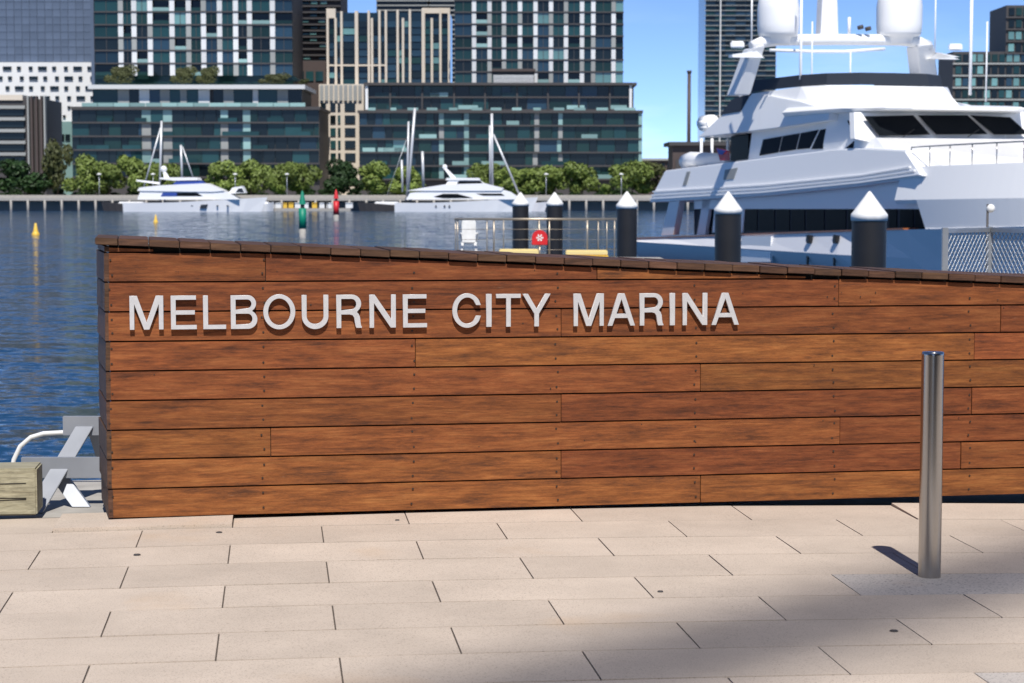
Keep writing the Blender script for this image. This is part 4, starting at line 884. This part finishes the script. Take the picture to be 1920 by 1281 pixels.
FB(t1, 'corner_glass', 172, -55, 178, 160, D1 + 1, 14, M_bluegl)
FB(t1, 'base_storey', 178, 142, 550, 374, D1 + 1, 20, GL[4])
p1 = bld('glass_podium', 366, D1 - 12, 'dark glass podium building under the left tower with a pale roof edge and planters')
Dp = D1 - 12
FB(p1, 'roof_slab', 165, 159, 572, 167, Dp - 1, 24, M_panel)
FB(p1, 'set_back_core', 174, 167, 566, 203, Dp + 1.2, 20, M_slab)
for a, b in ((175, 221), (242, 261), (280, 300), (318, 338), (350, 372), (400, 419), (438, 474), (484, 520), (540, 566)): FB(p1, 'window', a, 168, b, 201, Dp + .9, .3, pick((4, 3, 2, 0, 2)))
for a, b, m in ((221, 242, M_greyp), (261, 280, M_panel), (300, 318, M_greyp), (338, 350, M_greyp), (372, 393, M_panel), (419, 438, M_greyp), (474, 484, M_panel), (520, 540, M_greyp)): FB(p1, 'wall_panel', a, 168, b, 201, Dp + .8, .4, m)
for i in range(14): FB(p1, 'balustrade', 153 + i * 30, 193, 182 + i * 30, 202, Dp - .3, .08, M_balus)
FB(p1, 'terrace_slab', 132, 200, 600, 206, Dp - .6, 24, M_slab)
FB(p1, 'core', 134, 206, 598, 374, Dp + .6, 22, M_slab)
def podium_floors(e, x0, x1, y0, pitch, n, D, step, pale, weights):
    for k in range(n):
        ya = y0 + k * pitch
        FB(e, 'floor_slab', x0 - 1, ya + pitch - 3, x1 + 1, ya + pitch, D - .5, 1.2, M_slab)
        x = x0; i = 0
        while x < x1 - 2:
            w = min(step * rb.choice((.6, 1, 1, 1.4)), x1 - x)
            pl = [c for c in pale if x - 2 <= c[0] < x + w]
            if pl: w = max(3, pl[0][0] - x) if pl[0][0] - x > 3 else pl[0][1]
            if pl and pl[0][0] - x <= 3: FB(e, 'wall_panel', x, ya, x + w, ya + pitch - 3, D + .2, .4, M_balus if rb.random() < .5 else M_greyp)
            else: FB(e, 'window', x + .4, ya, x + w - .4, ya + pitch - 3, D + rb.choice((.1, .3)), .3, pick(weights))
            x += w; i += 1
        for q in range(4):
            xa = rb.uniform(x0, x1 - 40); FB(e, 'balustrade', xa, ya + pitch - 10.5, xa + rb.uniform(20, 45), ya + pitch - 3, D - .4, .06, GL[0] if rb.random() < .7 else M_balus)
podium_floors(p1, 134, 598, 206, 25.6, 5, Dp, 23, [(265, 17), (305, 17), (413, 14), (455, 14)], (1.6, 6, .7, .1, 2.5))
for x, y, w, lab in ((228, 122, 66, 'broad clump of roof garden shrubs at the left end of the podium terrace'), (345, 124, 52, 'roof garden shrubs in the middle of the podium terrace'), (390, 124, 46, 'second clump of roof garden shrubs beside the middle clump'), (515, 137, 62, 'low roof garden shrubs near the brown tower'), (570, 148, 22, 'little palm like shrub at the podium roof corner')):
    e = empty('roof_shrub', (V(x, 150, Dp).x, Dp, V(x, 159, Dp).z), 0, lab, 'shrub', 'roof garden shrubs'); s = Dp / F; h = (159 - y) * s
    o = link('foliage', CRO[w % 2], e); o.scale = (w * s * 1.05, 2.2, h * 1.02)
    for q in (-.25, .2):
        bm = bm_new(); add_tube(bm, [(q * w * s, 0, 0), (q * w * s + .1, 0, h * .5)], .07, 6); finish(bm, 'stem', M_bark, e)

D2 = 446.0
t2 = bld('glass_tower', 1010, D2, 'teal glass apartment tower with white panels and a louvred roof box at its foot')
tower(t2, 852, 1169, -46, 156, 22.4, [889, 918, 945, 975, 1004, 1033, 1061, 1091, 1112, 1150], D2, (5, 3, 2.5, 1.6, 3), 8)
p2 = bld('glass_podium', 938, D2 - 12, 'long dark green glass podium building with balconies under the right tower')
Dq = D2 - 12
FB(p2, 'roof_slab', 682, 155, 1194, 160, Dq - 1, 24, M_slab)
FB(p2, 'upper_core', 688, 160, 1188, 208, Dq + 1.4, 20, M_slab)
podium_floors(p2, 688, 1186, 160, 24, 2, Dq + 1, 30, [], (4, 4, 2, .1, 3))
for x in (685, 1180): FB(p2, 'column', x, 160, x + 5, 206, Dq - .5, .6, M_panel)
for x in (730, 790, 850, 908, 968, 1026, 1084, 1142): FB(p2, 'column', x, 160, x + 3, 206, Dq + .2, .4, M_slab)
FB(p2, 'terrace_slab', 670, 207, 1206, 212, Dq - .8, 26, M_slab)
for x, w in ((690, 14), (732, 11), (764, 20), (800, 20), (842, 16), (884, 20), (920, 20), (960, 18), (1000, 14), (1038, 20), (1076, 22), (1118, 22), (1152, 40)): FB(p2, 'balustrade', x, 202, x + w, 207, Dq - .6, .06, M_balus)
FB(p2, 'core', 673, 212, 1204, 374, Dq + .6, 22, M_slab)
podium_floors(p2, 674, 1203, 212, 25.2, 5, Dq, 24, [(823, 9), (870, 9), (1002, 9), (1047, 8)], (2.6, 5, .8, .12, 3.6))
FB(p2, 'end_glass', 1198, 212, 1204.5, 330, Dq - .3, 20, M_balus)
rbx = bld('roof_plant_room', 963, Dq + 3, 'dark louvred plant room on the podium roof before the right tower', 'plant room')
FB(rbx, 'cap', 922, 129, 1004, 134, Dq + 1.6, 8, M_brown); FB(rbx, 'wall', 924, 134, 1002, 157, Dq + 2.4, 6, M_slab)
for i in range(6): FB(rbx, 'louvre', 925, 141 + i * 2.6, 1001, 142.6 + i * 2.6, Dq + 2, .5, M_panel)

# cream finned building and its gridded lower block
D3 = 462.0
e = bld('finned_building', 728, D3, 'cream building with tall vertical fins and dark glass between the two towers')
FB(e, 'glass_wall', 614, 24, 844, 374, D3 + 1, 18, GL[2])
fx_ = [615, 630, 641, 668, 692, 698, 712, 724, 746, 756, 769, 793, 810, 826, 842]
for i, x in enumerate(fx_): FB(e, 'fin', x - 2.1, (34 if i in (1, 5, 9, 12) else 22 - (x - 615) * .03), x + 2.1 + (2 if i in (3, 11) else 0), 162, D3 - .6, 1.4, M_cream)
for k in range(9):
    yk = 40 + k * 13.6
    for a, b in zip(fx_, fx_[1:]):
        if b - a > 8: FB(e, 'window', a + 2.4, yk, b - 2.4, yk + 11, D3 + .6, .3, pick((1.5, 3, 5, .5, .5)))
FB(e, 'parapet', 613, 16, 630, 34, D3 - .4, 2, M_cream); FB(e, 'parapet', 792, 15, 844, 25, D3 + .2, 2, M_cream); FB(e, 'cross_band', 616, 121, 722, 124, D3 - .5, 1, M_cream)
e = bld('gridded_block', 645, D3 - 8, 'lower cream block with a grid of square dark windows behind the dark trees')
FB(e, 'core', 598, 158, 682, 374, D3 - 6.5, 14, M_cream)
for x0_, x1_ in ((601, 611), (619, 629), (633, 638), (646, 666)):
    for k in range(5): FB(e, 'window', x0_, 193 + k * 23.6, x1_, 208 + k * 23.6, D3 - 6.8, .5, GL[1] if rb.random() < .7 else GL[0])
for i in range(9): FB(e, 'louvre', 600 + i * 9, 160, 606 + i * 9, 189, D3 - 7, .5, M_greyp)
# brown tower, dark towers behind
e = bld('brown_tower', 594, 480, 'dark brown banded tower rising behind the left glass tower')
FB(e, 'core', 545, -40, 640, 374, 481, 20, M_brown)
for k in range(16):
    y = -36 + k * 11.5; FB(e, 'floor_band', 545, y, 640, y + 3, 480, 1, M_slab)
    for q in range(4):
        if rb.random() < .6: xa = 552 + q * 15 + rb.uniform(0, 5); FB(e, 'window', xa, y + 3.4, xa + 12, y + 9, 480.4, .4, rb.choice((GL[3], GL[1], GL[2])))
FB(e, 'lower_wing', 550, 115, 612, 374, 470, 10, M_brown)
for q in range(3): FB(e, 'window', 556 + q * 18, 134, 570 + q * 18, 152, 469.7, .4, GL[0])
for x0_, x1_, yb_, lab in ((707, 803, 30, 'dark grey banded tower behind the finned building'), (806, 852, 160, 'narrow dark tower wedged beside the right glass tower')):
    e = bld('dark_tower', (x0_ + x1_) / 2, 500, lab); FB(e, 'core', x0_, -40, x1_, 374, 501, 20, M_slab); k = 0
    while -36 + k * 9 < yb_ - 5:
        FB(e, 'floor_band', x0_ - 1, -36 + k * 9, x1_ + 1, -33.5 + k * 9, 500, 1, M_greyp)
        FB(e, 'window', x0_ + 2, -33 + k * 9, x1_ - 2, -28 + k * 9, 500.6, .3, GL[1]); k += 1

# left: white perforated block with blue glass above, dark low block
e = bld('perforated_building', 86, 470, 'white perforated block with odd dark window holes under a blue glass upper storey')
FB(e, 'white_wall', -30, 117, 176, 374, 470, 16, M_wperf)
FB(e, 'glass_wall', -30, -40, 174, 118, 471, 16, M_bluegl)
for k in range(11):
    for q in range(14): FB(e, 'pane', -28 + q * 14.4, -38 + k * 14.1, -14.4 + q * 14.4, -24.7 + k * 14.1, 470.7, .3, M_bluegl)
for r_ in range(4):
    for q in range(9):
        big = (q + r_) % 3 == 1; xw = 8 if big else 3.6; xc_ = -8 + q * 22 + (r_ % 2) * 5; yc = 128 + r_ * 18.5
        o = FB(e, 'opening', xc_ - xw, yc - 3.2, xc_ + xw, yc + 3.2, 469.6, .5, GL[1])
for q in range(5): FB(e, 'opening', 90 + q * 9, 199 + (q % 2) * 17, 95 + q * 9, 204 + (q % 2) * 17, 469.6, .5, GL[1])
FB(e, 'lower_wall', 84, 228, 134, 374, 469, 10, M_balus)
for q in range(4): FB(e, 'window', 88 + q * 11, 252, 97 + q * 11, 264, 468.7, .4, GL[1])
e = bld('dark_block', 42, 430, 'dark low office block with grey bands and a fin tower at the far left')
FB(e, 'core', -40, 186, 84, 374, 431, 16, M_slab); FB(e, 'roof_wall', -40, 178, 42, 188, 430.5, 10, M_cream)
for k in range(5): FB(e, 'floor_band', -40, 198 + k * 22, 46, 204 + k * 22, 430, 1, M_greyp); FB(e, 'window', -38, 206 + k * 22, 44, 217 + k * 22, 430.7, .3, GL[1])
for x in (50, 57, 66, 75, 81): FB(e, 'fin', x, 180, x + 3, 325, 429.7, 1.5, M_greyp if x in (50, 81) else M_brown)

# right: striped tower, framed dark building, shed, chimney, low roofs
e = bld('striped_tower', 1388, 620, 'tall dark blue tower with thin pale floor lines behind the yacht')
FB(e, 'core', 1322, -60, 1454, 374, 621, 24, GL[2])
for k in range(38): FB(e, 'floor_line', 1320, -56 + k * 9.4, 1456, -55.0 + k * 9.4, 620, 1.5, M_greyp)
for k in range(38):
    for q in range(7): FB(e, 'window', 1322 + q * 19, -54.4 + k * 9.4, 1339 + q * 19, -47 + k * 9.4, 620.5, .4, rb.choice((GL[1], GL[2], GL[1], GL[2], GL[0])))
FB(e, 'edge_fin', 1349, -60, 1351, 330, 619.6, 1, M_panel)
e = bld('framed_building', 1850, 520, 'dark grey framed apartment block with teal windows behind the yacht bow')
for (x0_, y0_, x1_, y1_) in ((1786, 97, 1990, 374), (1884, 10, 1990, 97)):
    FB(e, 'core', x0_, y0_, x1_, y1_, 521, 18, M_slab)
    y = y0_ + 5
    while y < min(y1_, 250) - 12:
        x = x0_ + 5
        while x < x1_ - 14: FB(e, 'window', x, y, x + 10.5, y + 14, 520.7, .5, pick((4, 3, 1, 2.5, 2))); x += 13.6
        FB(e, 'floor_slab', x0_, y + 16, x1_, y + 19, 520.4, .8, M_greyp if y0_ > 50 else M_slab); y += 22.5
e = bld('shed', 1330, 410, 'dark low shed on the quay behind the yacht stern')
FB(e, 'wall', 1262, 272, 1440, 374, 410, 12, M_brown); FB(e, 'roof', 1255, 266, 1445, 273, 409, 15, M_slab)
for q in range(6): FB(e, 'roller_door', 1268 + q * 28, 300, 1290 + q * 28, 360, 409.6, .5, M_slab)
e = bld('chimney', 1291, 415, 'slender dark chimney stack rising behind the yacht stern', 'chimney')
bm = bm_new(); zc_ = V(1291, 137, 415).z - QZ; add_tube(bm, [(0, 0, 0), (0, 0, zc_)], .42, 12, .36); finish(bm, 'stack', M_brown, e)
bm = bm_new(); add_tube(bm, [(0, 0, zc_), (0, 0, zc_ + .5)], .5, 12); finish(bm, 'collar', M_slab, e)
e = bld('low_building', 1230, 560, 'low dark building at the horizon beyond the last tree')
FB(e, 'wall', 1200, 300, 1300, 372, 560, 12, M_brown); FB(e, 'roof', 1198, 297, 1302, 301, 559, 14, M_greyp)
for q in range(8): FB(e, 'window', 1204 + q * 12, 306, 1211 + q * 12, 316, 559.7, .4, GL[1])

# ------------------------------------------------------------------ unseen crane added as a shadow caster: its jib shades the paving at the right
LS = Vector((SUN_AZ[0] * ce, SUN_AZ[1] * ce, math.sin(R(SUN_EL))))
ga, gb = Vector((0.62, 6.42, 0)), Vector((2.1, 7.98, 0)); HJ = 74.0
off = LS * (HJ / LS.z); jd = (gb - ga).normalized(); jc = (ga + gb) / 2 + off
base = jc - jd * 24; base.z = 0
cr = empty('shadow_crane', base, 0, 'unseen crane shape added behind the camera to shade the paving', 'crane')
bm = bm_new(); add_box(bm, (0, 0, 38), (1.6, 1.6, 76)); finish(bm, 'mast', M_yell, cr)
j0 = -jd * 12 + Vector((0, 0, HJ)); j1 = jd * 55 + Vector((0, 0, HJ)); bm = bm_new()
n_ = Vector((-jd.y, jd.x, 0)) * .15
add_prism(bm, [j0 - n_, j1 - n_, j1 + n_, j0 + n_], (0, 0, .5)); finish(bm, 'jib', M_yell, cr)
bm = bm_new(); add_box(bm, -jd * 11 + Vector((0, 0, HJ - 1)), (2, 2, 2)); finish(bm, 'counterweight', M_conc, cr)

# ------------------------------------------------------------------ paving behind the photographer, and unseen buildings added for the polished steel to mirror
for nm, s0, s1, t0, t1 in (('promenade_paving', -70, 70, -60, -5.27), ('promenade_paving', -70, -2.55, -5.27, 0.6), ('promenade_paving', 7.55, 70, -5.27, 0.6)):
    me = mesh(nm, [PV(s0, t0), PV(s1, t0), PV(s1, t1), PV(s0, t1)], [(0, 1, 2, 3)]); tag(link(nm, me, m=M_paver), 'beige promenade paving around the slabs', 'paving', kind='structure')
for x0_, x1_, y0_, h_, lab in ((-48, -7, -13, 11, 'plain brown block added behind the camera for the steel to reflect, beyond the gap'), (2.5, 44, -6, 9, 'plain brown block added behind the camera for the steel to reflect, nearest the bollard')):
    e = empty('reflection_building', ((x0_ + x1_) / 2, y0_ - 6, 0), 0, lab, 'building')
    bm = bm_new(); add_box(bm, (0, 0, h_ / 2 - .3), (x1_ - x0_, 12, h_)); finish(bm, 'wall', M_brown, e)
    bm = bm_new(); add_box(bm, (0, 0, h_ - .1), (x1_ - x0_ + .6, 12.6, .4)); finish(bm, 'roof', M_slab, e)
    for q in range(int((x1_ - x0_) / 4)):
        bm = bm_new(); add_box(bm, (-(x1_ - x0_) / 2 + 2 + q * 4, 6.02, h_ * .45), (2.4, .1, h_ * .5)); finish(bm, 'window', GL[1], e)
